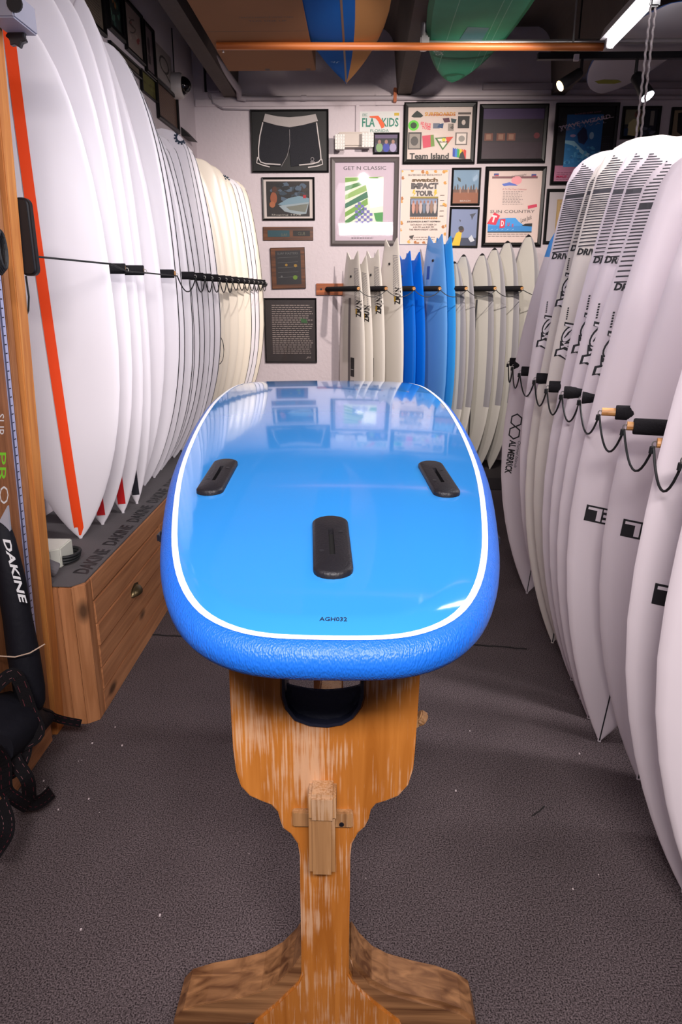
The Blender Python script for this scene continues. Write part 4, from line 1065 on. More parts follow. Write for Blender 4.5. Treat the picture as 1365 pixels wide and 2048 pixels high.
def bpic(u0, v0, u1, v1, border, fcol, label, **k):
    vm, um = (v0 + v1) / 2, (u0 + u1) / 2
    x0, x1 = at(u0, vm, 1, YB).x, at(u1, vm, 1, YB).x; z0, z1 = at(um, v1, 1, YB).z, at(um, v0, 1, YB).z
    return Pic(Vector((x0, YB, z0)), RB, NB, x1 - x0, z1 - z0, border, fcol, label=label, **k)
BK = (.005, .0045, .005)
# 1 framed board shorts
p = bpic(503, 220, 658, 346, .012, BK, 'black shadow box with white-waisted black board shorts, back wall top left', cat='display', name='shadow_box', glass=False, depth=.03)
p.rect(0, 0, 1, 1, '0A090A')
sh = [(.155, .84), (.11, .60), (.075, .30), (.085, .16), (.17, .11), (.36, .08), (.42, .20), (.48, .38), (.50, .30), (.51, .08), (.62, .09), (.84, .11), (.90, .17), (.885, .42), (.86, .80)]
p.done('backing_board')
def cloth(P, col, d0, d1, name):
    mb = MB(); mb.prism(P, lambda a, c, d_: p.f(a, c, d_), d0, d1); o = tri_build(mb, name, col); return o
st = thing('board_shorts', tuple(p.f(.5, .1)), 'black board shorts with grey waistband and white piping in the shadow box', 'shorts')
sub(cloth(sh, M('black shorts cloth', (.014, .014, .02), .8, bump=.5, bscale=200), .002, .010, 'shorts_body'), st)
wb = [(.18, .96), (.34, .915), (.5, .90), (.68, .915), (.85, .95), (.88, .835), (.68, .77), (.5, .735), (.33, .77), (.15, .835)]
sub(cloth(wb, M('grey waistband', (.42, .38, .37), .8, bump=.3, bscale=200), .004, .014, 'waistband'), st)
mb = MB()
for P in ([(.145, .82), (.10, .60), (.075, .38), (.075, .22), (.10, .155), (.17, .125), (.37, .11)], [(.86, .81), (.885, .55), (.91, .32), (.915, .2), (.88, .15), (.80, .12), (.62, .10)], [(.06, .24), (.045, .14), (.13, .10), (.22, .07)], [(.925, .2), (.935, .11), (.86, .08), (.74, .06)]):
    mb.tube([p.f(a, c, .010) for a, c in P], .005, 6)
sub(mb.build('piping', M('white piping', (.62, .57, .56), .7)), st)
mb = MB(); mb.tube([p.f(.5, .70, .011), p.f(.5, .45, .011), p.f(.46, .25, .011), p.f(.38, .08, .011)], .0015, 5)
c = p.f(.8, .20, .011); mb.tube([c + Vector((.012 * math.cos(t), 0, .012 * math.sin(t))) for t in np.linspace(0, 6.2, 12)], .002, 5); mb.box(c + Vector((-.016, -.001, -.024)), c + Vector((.018, .001, -.018)))
sub(mb.build('stitching', M('grey thread', (.35, .32, .33), .8)), st)
# 2 surf photo
p = bpic(525, 355, 630, 441, .014, BK, 'black framed photo of shaper with surfboard, below the shorts box')
p.rect(0, 0, 1, 1, 'C4B9B4'); p.rect(.05, .05, .93, .95, '1E1A1A'); p.blobs(.05, .4, .93, .95, ['2A3A48', '0C0C0E', '302824', '101418', '47586A'], 30, .09, 3)
p.poly([(.28, .36), (.5, .52), (.72, .58), (.92, .52), (.92, .40), (.55, .30)], '6E8A98'); p.poly([(.30, .33), (.92, .42), (.86, .12), (.7, .10), (.42, .18)], '8C9AA0'); p.poly([(.45, .3), (.9, .38), (.84, .16), (.52, .22)], '6C7066')
p.ell(.2, .52, .07, .16, '8A4A2C'); p.ell(.22, .74, .05, .08, '4A2818'); p.ell(.17, .36, .06, .08, '9A5A36'); p.rect(.8, .52, .86, .6, 'A01828'); p.text('Shaping 1978', .45, .09, .6, .05, 'A8A39A'); p.done()
# 3, 4 wooden plaques
p = bpic(527, 454, 627, 481, .001, BK, 'wide brown wooden plaque with teal and black plates', name='plaque', cat='plaque', glass=False, depth=.014)
pw = wood('plaque wood', hexc('6E4020'), hexc('3A1E0E'), 'X', .4, fine=1)
sub(MB().box(p.o, p.o + Vector((p.w, -.016, p.h))).build('wood_base', pw, bevel=.003), p.root)
q = MB(); f = p.f
q.add([f(.09, .25, .012), f(.53, .25, .012), f(.53, .75, .012), f(.09, .75, .012)], [(0, 1, 2, 3)], 0); q.add([f(.60, .3, .012), f(.94, .3, .012), f(.94, .72, .012), f(.60, .72, .012)], [(0, 1, 2, 3)], 1)
put_text(q, 'SURF', lambda a, b, l_: f(a, b, .0125), .42, .4, .12, .2, 0, 2); put_text(q, 'CLUB', lambda a, b, l_: f(a, b, .0125), .77, .5, .14, .25, 0, 2)
sub(q.build('engraved_plates', [flat(hexc('17404A')), flat((.01, .008, .008)), flat(hexc('5A5A4A'))]), p.root)
p = bpic(544, 496, 612, 578, .001, BK, 'brown wooden award plaque with dark engraved plate, tilted slightly', name='plaque', cat='plaque', glass=False, tilt=1.2)
mb = MB(); mb.prism([(0, 0), (p.w, 0), (p.w, p.h), (0, p.h)], lambda a, b, d_: p.o + p.r * a + p.u * b + p.n * d_, .001, .018); sub(mb.build('wood_base', pw, bevel=.004), p.root)
q = MB(); f = p.f; q.add([f(.14, .1, .0135), f(.88, .1, .0135), f(.88, .93, .0135), f(.14, .93, .0135)], [(0, 1, 2, 3)])
put_text(q, 'SURF MASTERS', lambda a, b, l_: f(a, b, .014), .5, .86, .6, .05, 0, 1)
for a, c_, rr, m_ in ((.45, .58, .04, 2), (.72, .56, .05, 2), (.7, .27, .07, 3), (.3, .3, .03, 1)): q.add([f(a + rr * math.cos(k), c_ + rr * .8 * math.sin(k), .0142) for k in np.linspace(0, 6.28, 9)[:-1]], [tuple(range(8))], m_)
for k in range(5): q.add([f(.2, .75 - k * .12, .014), f(.8, .77 - k * .12, .014), f(.8, .775 - k * .12, .014), f(.2, .757 - k * .12, .014)], [(0, 1, 2, 3)], 1)
sub(q.build('engraved_plate', [flat((.012, .011, .014)), flat((.10, .10, .10)), flat(hexc('8A6A20')), flat(hexc('5A7A20'))]), p.root)
# 5 dark text picture
p = bpic(530, 596, 634, 725, .010, BK, 'black framed page of small white script, lowest on the back wall')
p.rect(0, 0, 1, 1, '2C2424'); p.lines(.13, .95, .13, .90, 24, '9A8C86', .34, 5, .12); p.text('JM', .85, .06, .1, .04, '9A8C86', shear=.3); p.poly([(.7, .70), (.82, .68), (.84, .62), (.72, .63)], '2E5A30'); p.done()
# 6 licence plate
p = bpic(720, 223, 800, 267, 0, BK, 'green and white Florida licence plate reading FLA KIDS', name='licence_plate', cat='plate')
mb = MB(); mb.box(p.o, p.o + Vector((p.w, -.004, p.h))); sub(mb.build('metal_plate', M('white plate', (.62, .62, .60), .4), bevel=.0015), p.root)
gr = '1E7A64'; p.text('FLA', .22, .50, .32, .40, gr, bold=.02); p.text('KIDS', .76, .50, .42, .40, gr, bold=.02); p.text('FLORIDA', .5, .12, .46, .13, gr); p.text('DEC', .13, .84, .12, .13, gr); p.rect(.86, .80, .98, .93, 'C8A830')
p.poly([(.24, .78), (.46, .80), (.50, .72), (.56, .58), (.62, .42), (.62, .28), (.55, .22), (.50, .40), (.46, .55), (.40, .68), (.25, .72)], 'E0561C'); p.done('lettering')
# 7 emergency light
el = thing('emergency_light', tuple(at(707, 300, 1, YB)), 'cream emergency light unit with two square prismatic lamps under the plate', 'light')
x0, x1 = xof(676, 285, YB), xof(740, 285, YB); z0, z1 = zof(298, YB), zof(268, YB)
sub(MB().box((x0, YB - .09, z0), (x1, YB, z1)).build('housing', M('cream plastic', (.52, .45, .40), .5), bevel=.012, seg=3), el)
for (ua, ub, va, vb, bri) in ((670, 690, 268, 299, 0), (724, 748, 265, 295, 1)):
    xa, xb = xof(ua, 280, YB - .14), xof(ub, 280, YB - .14); za, zb = zof(vb, YB - .14), zof(va, YB - .14)
    lp = sub(MB().box((xa, YB - .15, za), (xb, YB - .091, zb)).build('lamp_head', M('lamp shell', (.45, .42, .40), .4), bevel=.01, seg=3), el)
    mb = MB()
    for i in range(4):
        for j in range(5):
            cxq, czq = xa + (xb - xa) * (i + .5) / 4, za + (zb - za) * (j + .5) / 5; rx_, rz_ = (xb - xa) / 9.5, (zb - za) / 11.5
            mb.add([(cxq - rx_, YB - .1505, czq - rz_), (cxq + rx_, YB - .1505, czq - rz_), (cxq + rx_, YB - .1505, czq + rz_), (cxq - rx_, YB - .1505, czq + rz_), (cxq, YB - .155, czq)], [(0, 1, 4), (1, 2, 4), (2, 3, 4), (3, 0, 4)])
    o = mb.build('prism_lens', M('lens', (.8, .78, .74), .15)); o.parent = lp
# 8 small group photo
p = bpic(747, 266, 799, 309, .013, BK, 'small black framed photo of three people under the licence plate')
p.rect(0, 0, 1, 1, '2A2440'); p.rect(0, .8, 1, 1, '5A4A6A'); p.rect(0, .55, 1, .8, '14101C')
for a, c_ in ((.2, '7A9A6A'), (.5, '2A3A9A'), (.8, '9A90B0')): p.ell(a, .28, .15, .26, c_); p.ell(a, .60, .07, .12, '9A7466')
p.done()
# 9 large grey-framed poster
p = bpic(662, 315, 797, 491, .036, (.085, .070, .070), 'large grey framed poster with green stripes and strong glare, back wall centre', depth=.03)
p.rect(0, 0, 1, 1, 'B8A8B4'); p.text('GET N CLASSIC', .5, .93, .72, .045, '1A1618'); p.rect(.17, .16, .82, .82, 'D0D4C4')
for k in range(6): p.poly([(.17, .20 + k * .11), (.17, .26 + k * .11), (.5 + .05 * k, min(.82, .44 + k * .11)), (.5 + .06 * k, min(.82, .36 + k * .11))], ['3E7A38', '6E9A40', '2E6A50', '88A860'][k % 4])
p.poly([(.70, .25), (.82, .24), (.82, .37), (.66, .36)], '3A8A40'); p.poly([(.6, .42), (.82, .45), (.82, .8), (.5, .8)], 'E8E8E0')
for i in range(6):
    for j in range(8):
        if (i + j) % 2 == 0 and j < 8 - i * .6: p.rect(.34 + i * .05, .22 + j * .035, .39 + i * .05, .255 + j * .035, '6A66A8')
p.rect(.46, .72, .52, .78, 'C03048'); p.lines(.15, .85, .07, .13, 4, '5A5058', .3, 2, .1); p.lines(.28, .66, .015, .03, 1, '2A2428', .7, 3, .05); p.done()
# 10 team island collage
p = bpic(807, 205, 952, 329, .034, BK, 'black framed collage of colourful stickers, upper middle of the back wall', depth=.03)
p.rect(0, 0, 1, 1, 'C9BAB2'); p.poly([(.05, .83), (.10, .90), (.14, .94), (.19, .90), (.24, .84), (.2, .81), (.09, .81)], '182420'); p.text('SURFBOARDS', .50, .87, .48, .075, 'C08A28', bold=.04); p.text('SURFBOARDS', .53, .855, .42, .03, '9A3020', bold=.02)
p.ell(.09, .66, .085, .10, '58C030'); p.ell(.09, .66, .05, .06, '1A3A14'); p.text('NO RULES', .28, .68, .16, .07, 'D02848', -12, bold=.03); p.text('TOSS', .29, .61, .14, .06, 'D03850', -8, bold=.03)
p.rect(.395, .60, .5, .70, '606878'); p.poly([(.46, .62), (.55, .60), (.56, .70), (.49, .68)], '20406A'); p.poly([(.54, .79), (.64, .80), (.66, .72), (.57, .71)], '4A1430'); p.poly([(.67, .79), (.76, .77), (.74, .70), (.68, .71)], '14343A')
p.rect(.63, .55, .72, .69, '8A8078'); p.blobs(.63, .55, .72, .69, ['3A3434', '50483F'], 6, .02, 2)
p.rect(.78, .60, .96, .83, '1A1616'); p.ell(.87, .71, .03, .05, 'B8ACA4'); p.rect(.78, .86, .98, .90, '4A403C')
p.rect(.01, .20, .22, .53, '3A3434'); p.rect(.03, .22, .20, .50, '8E867E'); p.ell(.11, .36, .06, .09, '4A4644'); p.poly([(.23, .46), (.40, .48), (.42, .26), (.25, .22)], 'C04058'); p.poly([(.36, .47), (.41, .48), (.43, .26), (.37, .25)], '6A8A3A')
p.poly([(.43, .42), (.72, .44), (.56, .18)], '3A6A30'); p.poly([(.47, .40), (.67, .41), (.56, .22)], 'D8CCC0'); p.poly([(.60, .43), (.72, .44), (.63, .30)], 'C04028'); p.ell(.57, .38, .03, .035, 'C8C030'); p.text('ISLAND', .57, .34, .15, .03, '14140E', bold=.04)
p.rect(.75, .28, .94, .52, '6A625E'); p.rect(.77, .30, .92, .50, 'CFC4BC'); p.ell(.85, .4, .05, .06, '8A8680')
p.text('Team Island', .35, .07, .62, .115, '14100F', bold=.03)
for k, c_ in enumerate(('1A3A9A', '2E78C0', '2A9A48', 'C8C028', 'D07020', 'C02020')): p.poly([(.72 + k * .035, .06 - k * .008), (.755 + k * .035, .05 - k * .008), (.755 + k * .035, .20 - k * .006), (.72 + k * .035, .23 - k * .006)], c_)
p.poly([(.82, .02), (.92, .01), (.88, .16), (.84, .12)], '101010'); p.done()
# 11 impact tour poster
p = bpic(801, 339, 896, 489, .005, (.62, .62, .68), 'white edged tour poster with orange star border and group photo', depth=.012, glass=False)
p.rect(0, 0, 1, 1, 'D9C7BC'); rd = random.Random(8)
for k in range(26):
    e = rd.random(); a, c_ = ((e, rd.uniform(.95, 1)) if k % 4 == 0 else (rd.uniform(0, .07), e) if k % 4 == 1 else (rd.uniform(.93, 1), e) if k % 4 == 2 else (e, rd.uniform(0, .03)))
    s_ = .04; p.poly([(min(1, max(0, a + s_ * (1 if j % 2 else .4) * math.cos(j))), min(1, max(0, c_ + s_ * .6 * (1 if j % 2 else .4) * math.sin(j)))) for j in np.arange(0, 6.2, 1.03)], rd.choice(['C88A30', 'A86420', 'D0A040']))
p.text('SKATEBOARD AND BIKE BLOWOUT', .5, .935, .72, .022, '2A2020'); p.text('swatch', .5, .87, .56, .055, '5A4010', bold=.05); p.text('IMPACT', .5, .79, .58, .085, '4A4444', bold=.07); p.text('TOUR', .5, .69, .38, .075, '4A4444', bold=.07)
p.poly([(.26, .74), (.30, .74), (.28, .70), (.32, .70), (.25, .64), (.28, .69), (.24, .69)], 'D8B020'); p.poly([(.72, .74), (.76, .74), (.76, .70), (.78, .70), (.70, .64), (.72, .69), (.70, .69)], 'D8B020')
p.rect(.2, .625, .8, .645, '8A7A20'); p.rect(.2, .375, .8, .62, '20242E'); p.rect(.22, .54, .78, .61, '7A8AA8')
for k in range(7): p.ell(.27 + k * .078, .50, .035, .085, ['C08A78', '8A5A4A', 'B8A09A', '5A6A80', 'A8989A', '8A6A58', 'C0B0A8'][k]); p.ell(.27 + k * .078, .575, .018, .02, '8A5A48')
for k in range(12): p.poly([(.2 + k * .05, .355), (.225 + k * .05, .37), (.25 + k * .05, .355), (.225 + k * .05, .34)], 'C07A28')
p.text('JOE JOHNSON & MATT HOFFMAN', .5, .305, .72, .026, '221A18', bold=.02); p.text('SATURDAY OCTOBER 24', .5, .265, .56, .022, '4A3A34'); p.text('4:30 PM and 8:00 PM', .5, .232, .45, .022, '4A3A34'); p.text('THE MIAMI KNIGHT CENTER', .5, .198, .62, .022, '3A2A28')
for k in range(5): p.rect(.84, .66 - k * .07, .93, .665 - k * .07, '6A5A54')
p.poly([(.2, .11), (.3, .12), (.27, .07), (.22, .08)], '181414'); p.lines(.2, .8, .06, .09, 2, '6A5A54', .3, 4); p.done()
# 12, 13 small photos
p = bpic(903, 336, 961, 411, .014, BK, 'small black framed beach contest photo above the yellow shirt one')
p.rect(0, 0, 1, 1, '6E8CA4'); p.rect(0, 0, 1, .35, '8A5030'); p.rect(0, .33, 1, .42, '6A4434'); p.poly([(.15, .80), (.28, .74), (.3, .64), (.2, .68)], '2A3028')
for k in range(9): p.ell(.08 + k * .105, .44 + .05 * math.sin(k * 2.1), .03, .10, ['5A4034', '3A3A40', 'A07A66'][k % 3])
p.text('BEACH', .5, .08, .4, .05, 'C8C0BA'); p.done()
p = bpic(898, 414, 957, 495, .014, BK, 'small black framed photo of person in yellow shirt with gulls', tilt=-.5)
p.rect(0, 0, 1, 1, '7684A8'); p.rect(0, 0, 1, .22, '2A3450'); p.poly([(.06, .0), (.38, .0), (.42, .22), (.44, .36), (.34, .40), (.22, .34)], 'E0B818'); p.ell(.42, .44, .10, .08, '5A3428'); p.ell(.40, .48, .10, .06, '181418'); p.poly([(.7, .85), (.95, .90), (.85, .80), (.80, .70), (.76, .80)], '3A4050'); p.poly([(.3, .72), (.38, .70), (.36, .64)], '40465A'); p.poly([(.7, .2), (.82, .3), (.95, .14), (.8, .1)], 'C8CCD4'); p.done()
# 14 dark purple picture
p = bpic(957, 209, 1094, 327, .030, BK, 'black framed dark purple night picture with glass reflections', depth=.03)
p.rect(0, 0, 1, 1, '24141E'); p.rect(0, .80, 1, 1, '3A2450'); p.rect(0, .52, 1, .8, '1A0E16'); p.rect(0, 0, 1, .34, '2E1826')
for a in (.04, .24, .41): p.rect(a, .37, a + .14, .52, '6A3828'); p.rect(a + .03, .395, a + .11, .50, '8A6450')
p.ell(.9, .47, .05, .06, '6A2028'); p.done()
# 15 sun country
p = bpic(967, 334, 1087, 493, .028, BK, 'black framed cream poster with blue wave and pink block letters', depth=.035)
p.rect(0, 0, 1, 1, 'D2BFB8'); p.rect(.07, .895, .92, .925, '7A5458'); p.rect(.10, .935, .19, .965, '3A4A8A'); p.rect(.12, .93, .19, .945, 'B03848'); p.rect(.80, .925, .89, .955, '3A4A8A'); p.rect(.82, .92, .89, .935, 'B03848')
p.ell(.53, .87, .10, .06, 'E09AA0'); p.text('Lightweight', .57, .935, .28, .035, '3A3032', 6, shear=.3)
p.poly([(.26, .82), (.40, .845), (.52, .815), (.56, .795), (.40, .80), (.3, .79)], '5A70C0'); p.text('A To-The-Tops Collection', .5, .745, .46, .028, 'B04048', -1, shear=.3); p.lines(.29, .70, .54, .71, 9, '5A5258', .28, 3, .25)
p.poly([(.77, .52), (.94, .545), (.95, .505), (.78, .475)], 'C83858'); p.text('SUN COUNTRY', .49, .44, .84, .04, '4A4246'); 
p.rect(.04, .155, .88, .24, '2E88C8'); p.poly([(.04, .24), (.88, .24), (.72, .25), (.62, .30), (.56, .35), (.40, .35), (.24, .34), (.12, .30), (.04, .26)], '3A98D8'); p.rect(.04, .145, .88, .16, '10141C'); p.poly([(.68, .24), (.75, .27), (.88, .275), (.88, .23)], '14181A')
p.poly([(.02, .27), (.15, .43), (.26, .385), (.19, .25)], 'D02848'); p.text('T', .145, .34, .10, .10, 'E8D8DA', -12, bold=.06); p.poly([(.27, .335), (.37, .34), (.36, .215), (.26, .205)], 'D02848'); p.text('D', .315, .275, .055, .08, 'E8D8DA', bold=.04); p.text('U', .43, .26, .04, .05, 'D02848', bold=.05); p.text('X', .51, .245, .04, .045, 'D02848', bold=.05)
p.text('Love Jack', .76, .33, .22, .08, '3A3438', 18, shear=.4); p.lines(.05, .9, .09, .12, 2, '3A3438', .4, 6, .1)
for k in range(9): p.poly([(.08 + k * .05, .175 + .01 * (k % 2)), (.14 + k * .05, .19 + .01 * (k % 2)), (.13 + k * .05, .195)], '9AD0F0')
p.done()
# 16 wave wizard
p = bpic(1106, 207, 1231, 370, .024, BK, 'tall black framed wave poster with blue surfing picture, upper right wall', depth=.035)
p.rect(0, 0, 1, 1, '120E14'); p.rect(.0, .0, 1, .22, 'B87A96'); p.rect(.16, .20, .80, .90, '1E6AA8'); p.poly([(.16, .20), (.8, .2), (.8, .38), (.55, .36), (.38, .46), (.16, .54)], '2A80B8')
p.poly([(.16, .56), (.32, .55), (.5, .42), (.66, .36), (.8, .42), (.8, .38), (.66, .31), (.5, .36), (.3, .49), (.16, .52)], '9AC8DA'); p.poly([(.36, .64), (.46, .74), (.52, .70), (.56, .58), (.5, .5), (.4, .53)], '16204A'); p.ell(.62, .62, .04, .05, 'A8C8DC')
p.ell(.29, .62, .05, .02, 'B898B8'); p.text('WAVE WIZARD', .48, .80, .9, .055, 'D8C0CC', 12, bold=.02); p.poly([(.02, .735), (.98, .86), (.98, .868), (.02, .743)], 'D8C0CC'); p.text('F E S T I V A L', .46, .745, .8, .025, 'B8A8B4', 10)
p.text('SUNRISE SURF SHOP', .52, .92, .46, .018, 'B07080', 5); p.blobs(.16, .22, .78, .5, ['3A90C8', '2470A8', '58A8D0'], 40, .03, 4); p.lines(.82, .97, .3, .6, 14, '3A3444', .3, 3); p.lines(.05, .95, .03, .12, 5, '8A4A68', .25, 9); p.text('MAUI', .14, .07, .18, .03, 'C02058', bold=.04); p.done()
# 17, 18, 19, 20
p = bpic(1243, 213, 1320, 279, .022, BK, 'black framed photo of person in pale yellow shirt, upper right wall')
p.rect(0, 0, 1, 1, '2A2A34'); p.rect(0, .45, .6, 1, '8A8468'); p.rect(.78, .4, .9, .95, '9A9288'); p.poly([(.1, .05), (.42, .0), (.5, .3), (.44, .6), (.28, .66), (.14, .5)], 'C8BC88'); p.ell(.40, .82, .11, .14, '8A5A4A'); p.ell(.42, .90, .10, .08, '5A4438'); p.rect(0, 0, .14, .3, '203A5A'); p.blobs(.5, 0, 1, .4, ['161820', '3A4456', '6A6A78'], 9, .08, 5); p.done()
p = bpic(1340, 215, 1440, 280, .020, BK, 'black framed photo of dark figure at the far right edge')
p.rect(0, 0, 1, 1, 'A08C70'); p.poly([(.1, .9), (.5, 1), (.45, .5), (.3, .0), (.12, .2)], '1A1614'); p.ell(.25, .7, .12, .2, '141010'); p.done()
p = bpic(1090, 378, 1185, 488, .022, BK, 'black framed certificate with tan centre half hidden by striped boards')
p.rect(0, 0, 1, 1, 'B8B0B4'); p.rect(.2, .12, .85, .85, 'A88A58'); p.rect(.22, .14, .83, .83, 'B89A68'); p.lines(.28, .78, .3, .75, 8, '6A5030', .3, 2); p.done()
p = bpic(1240, 288, 1300, 340, .012, (.1, .05, .02), 'small brown framed picture just above the right row tails')
p.rect(0, 0, 1, 1, '7A4A20'); p.done()
# left wall pictures (on the angled wall)
def lpic(bl, br, tr, border, fcol, label, content, **k):
    k['glass'] = False
    A = atp(*bl, WP0 + WN * .001, WN); B = atp(*br, WP0 + WN * .001, WN); T = atp(*tr, WP0 + WN * .001, WN)
    A.z = B.z; wd = (Vector((B.x, B.y, 0)) - Vector((A.x, A.y, 0))).length
    p = Pic(A, WD.copy(), WN, wd, T.z - B.z, border, fcol, label=label, **k); content(p); p.done(); return p
def c_tan(p): p.rect(0, 0, 1, 1, '6A5E50'); p.lines(.08, .95, .05, .95, 22, '3A3028', .4, 7, .1); p.rect(.02, .3, .1, .4, '2A8A60')
def c_green(p): p.rect(0, 0, 1, 1, '182420'); p.blobs(0, 0, 1, 1, ['2A4A40', '4A6A5A', '1A2A2A', '8A5A30'], 24, .1, 4)
def c_art(p): p.rect(0, 0, 1, 1, '8A7A72'); p.blobs(.1, .2, .9, .8, ['6A5A54', '9A8A80', '7A3030'], 8, .08, 5); p.text('S', .45, .6, .4, .3, '4A403C', 20, bold=-.01)
def c_fig(p): p.rect(0, 0, 1, 1, '6E6062'); p.ell(.5, .6, .15, .2, '2A2226'); p.rect(.35, .2, .65, .4, '30282A')
def c_wave(p): p.rect(0, 0, 1, 1, '948C88'); p.ell(.5, .55, .32, .25, '3A3634'); p.ell(.5, .55, .25, .19, '8E8680'); p.poly([(.3, .35), (.6, .28), (.9, .12), (.88, .2), (.6, .34)], '2A2826')
def c_brn(p): p.rect(0, 0, 1, 1, '584034'); p.lines(.1, .9, .1, .9, 16, '7A6454', .3, 3, .1)
def c_olv(p): p.rect(0, 0, 1, 1, '5A5824'); p.blobs(0, 0, 1, 1, ['6A6A30', '4A4418'], 8, .1, 3)
lpic((152, 14), (209, 76), (209, -60), .02, BK, 'black framed tan print high on the left wall, nearest', c_tan)
lpic((214, 56), (247, 88), (246, -30), .03, BK, 'black framed dark green print on the left wall', c_green)
lpic((249, 90), (287, 133), (284, 36), .018, BK, 'black framed mauve drawing on the left wall above the white ledge line', c_art)
lpic((289, 136), (310, 162), (308, 66), .018, BK, 'narrow black framed figure print on the left wall', c_fig)
lpic((313, 147), (344, 182), (342, 118), .0, BK, 'unframed pale print of a dark curling wave beside the dome camera', c_wave)
lpic((313, 222), (356, 268), (355, 197), .022, BK, 'lower black framed brown print on the left wall under the dome camera', c_brn)
lpic((280, 170), (311, 206), (311, 166), .006, BK, 'olive print low on the left wall partly hidden by surfboards', c_olv)
lpic((216, 92), (279, 160), (279, 138), .012, BK, 'wide black framed picture edge on the left wall just above the board tops', c_tan)
mb = MB(); a = atp(362, 262, WP0, WN); a2 = atp(384, 268, WP0, WN); mb.prism([(0, 0), (.07, -.01), (.0, .06)], lambda p_, q_, d_: a + WN * (p_ + .002) + Vector((0, 0, q_ - .03)) + WD * d_, 0, .2)
tag(mb.build('shelf_bracket', flat(BK), bevel=.002), 'black wedge bracket on the left wall behind the emblem surfboard', 'bracket')
# dome camera
dc = thing('dome_camera', tuple(atp(352, 172, WP0, WN)), 'white dome security camera with dark bubble on the left wall', 'camera')
c = atp(346, 172, WP0, WN); mb = MB(); mb.tube([c, c + WN * .06, c + WN * .075], [.082, .082, .072], 28); sub(mb.build('housing', M('camera white', (.55, .50, .48), .4), smooth=True), dc)
mb = MB(); mb.tube([c + WN * (.070 + .06 * math.sin(t)) for t in np.linspace(0, 1.5, 8)], [.058 * math.cos(t) + .001 for t in np.linspace(0, 1.5, 8)], 24); sub(mb.build('bubble', M('dark bubble', (.004, .004, .005), .06), smooth=True), dc)
mb = MB(); mb.tube([c + WN * .01 + Vector((0, .02, .08)), c + WN * .01 + Vector((0, .03, .36))], .004, 6); sub(mb.build('cable', blk), dc)
# junction box
jb = thing('junction_box', tuple(at(427, 168, 1, YB - .001)), 'small grey junction box under the pipe bend on the back wall', 'box')
a, b = at(417, 186, 1, YB), at(440, 150, 1, YB); sub(MB().box((a.x, YB - .06, a.z), (b.x, YB, b.z)).build('housing', M('grey metal box', (.20, .18, .23), .5), bevel=.004), jb)
mb = MB(); mb.tube([(a.x - .012, YB - .03, a.z + .0), (a.x - .012, YB - .03, b.z + .05)], .011, 8); sub(mb.build('side_strip', blk), jb)
mb = MB(); q0 = at(420, 186, 1, YB - .03); mb.tube([q0 + Vector(v_) for v_ in ((0, 0, 0), (.02, 0, -.07), (.10, 0, -.11), (.3, .015, -.115), (.55, .02, -.12))], .005, 6); sub(mb.build('cable', M('grey cable', (.3, .27, .3), .6)), jb)

# ================================================================== OVERHEAD
ohz = 2.85
pipem = M('painted steel pipe', (.42, .37, .40), .4)
cn = thing('conduit', (.4, YB - .04, 2.95), 'long pale conduit pipe along the top of the back wall and ceiling', 'pipe')
zc2 = at(790, 199, 1, YB - .05).z; pL = at(482, 197, 1, YB - .05)
mb = MB(); mb.tube([(pL.x + .03, YB - .05, pL.z), (2.95, YB - .05, zc2)], .017, 12); sub(mb.build('pipe', pipem, smooth=True), cn)
mb = MB(); p2 = at(345, 0, 2, 3.05); p1 = Vector((pL.x, YB - .12, pL.z + .04)); pp = [Vector((pL.x + .04, YB - .05, pL.z)), Vector((pL.x - .01, YB - .06, pL.z + .005)), p1, p1.lerp(p2, .5), p2, p2 + (p2 - p1) * .6]
mb.tube(pp, .024, 12); sub(mb.build('pipe', pipem, smooth=True), cn)
for x in (-.45, .25):
    mb = MB(); mb.tube([(x - .02, YB - .05, pL.z + .0), (x + .02, YB - .05, pL.z)], .021, 12)
    sub(mb.build('coupling', pipem, smooth=True), cn)
mb = MB(); x = .25; mb.box((x - .012, YB - .075, zc2 - .02), (x + .012, YB, zc2 + .075)); sub(mb.build('clamp', M('orange clamp', (.45, .10, .02), .5), bevel=.003), cn)
sub(MB().box((.92, YB - .04, 3.0), (2.95, YB, 3.04)).build('channel', pipem, bevel=.003), cn)
# rack poles
rk2 = thing('ceiling_rack', (.2, 4.6, 2.8), 'overhead rack of an orange wooden pole and steel pipe hung from the ceiling', 'rack')
A, B = at(434, 92, 1, 4.58), at(1207, 94, 1, 4.58)
mb = MB(); mb.tube([A, B], .020, 16); sub(mb.build('wooden_pole', wood('orange pole', hexc('C8743A'), hexc('A05220'), 'X', .45, fine=1), smooth=True), rk2)
mb = MB(); mb.tube([(.36, 4.66, ohz + .035), (2.9, 4.66, ohz + .035)], .014, 12); sub(mb.build('steel_pipe', M('galvanised', (.5, .48, .48), .35, metal=.8), smooth=True), rk2)
mb = MB(); mb.tube([(-1.1, 2.7, ohz + .0), (2.9, 2.7, ohz + .0)], .020, 12); sub(mb.build('wooden_pole', wood('orange pole', (0, 0, 0), (0, 0, 0), 'X'), smooth=True), rk2)
for y, xs in ((4.60, (.345, 1.19, -.8)), (2.7, (.345, 1.19))):
  for x in xs:
    mb = MB(); mb.tube([(x, y, ohz - .02), (x, y, 3.42)], .006 if x != .345 else .02, 10)
    sub(mb.build('hanger_rod', M('galvanised', (.5, .48, .48), .35, metal=.8), smooth=True), rk2)
mb = MB(); mb.box((.325, 4.56, ohz - .0), (.375, 4.69, ohz + .045)); sub(mb.build('pipe_clamp', M('galvanised', (.5, .48, .48), .35), bevel=.008), rk2)
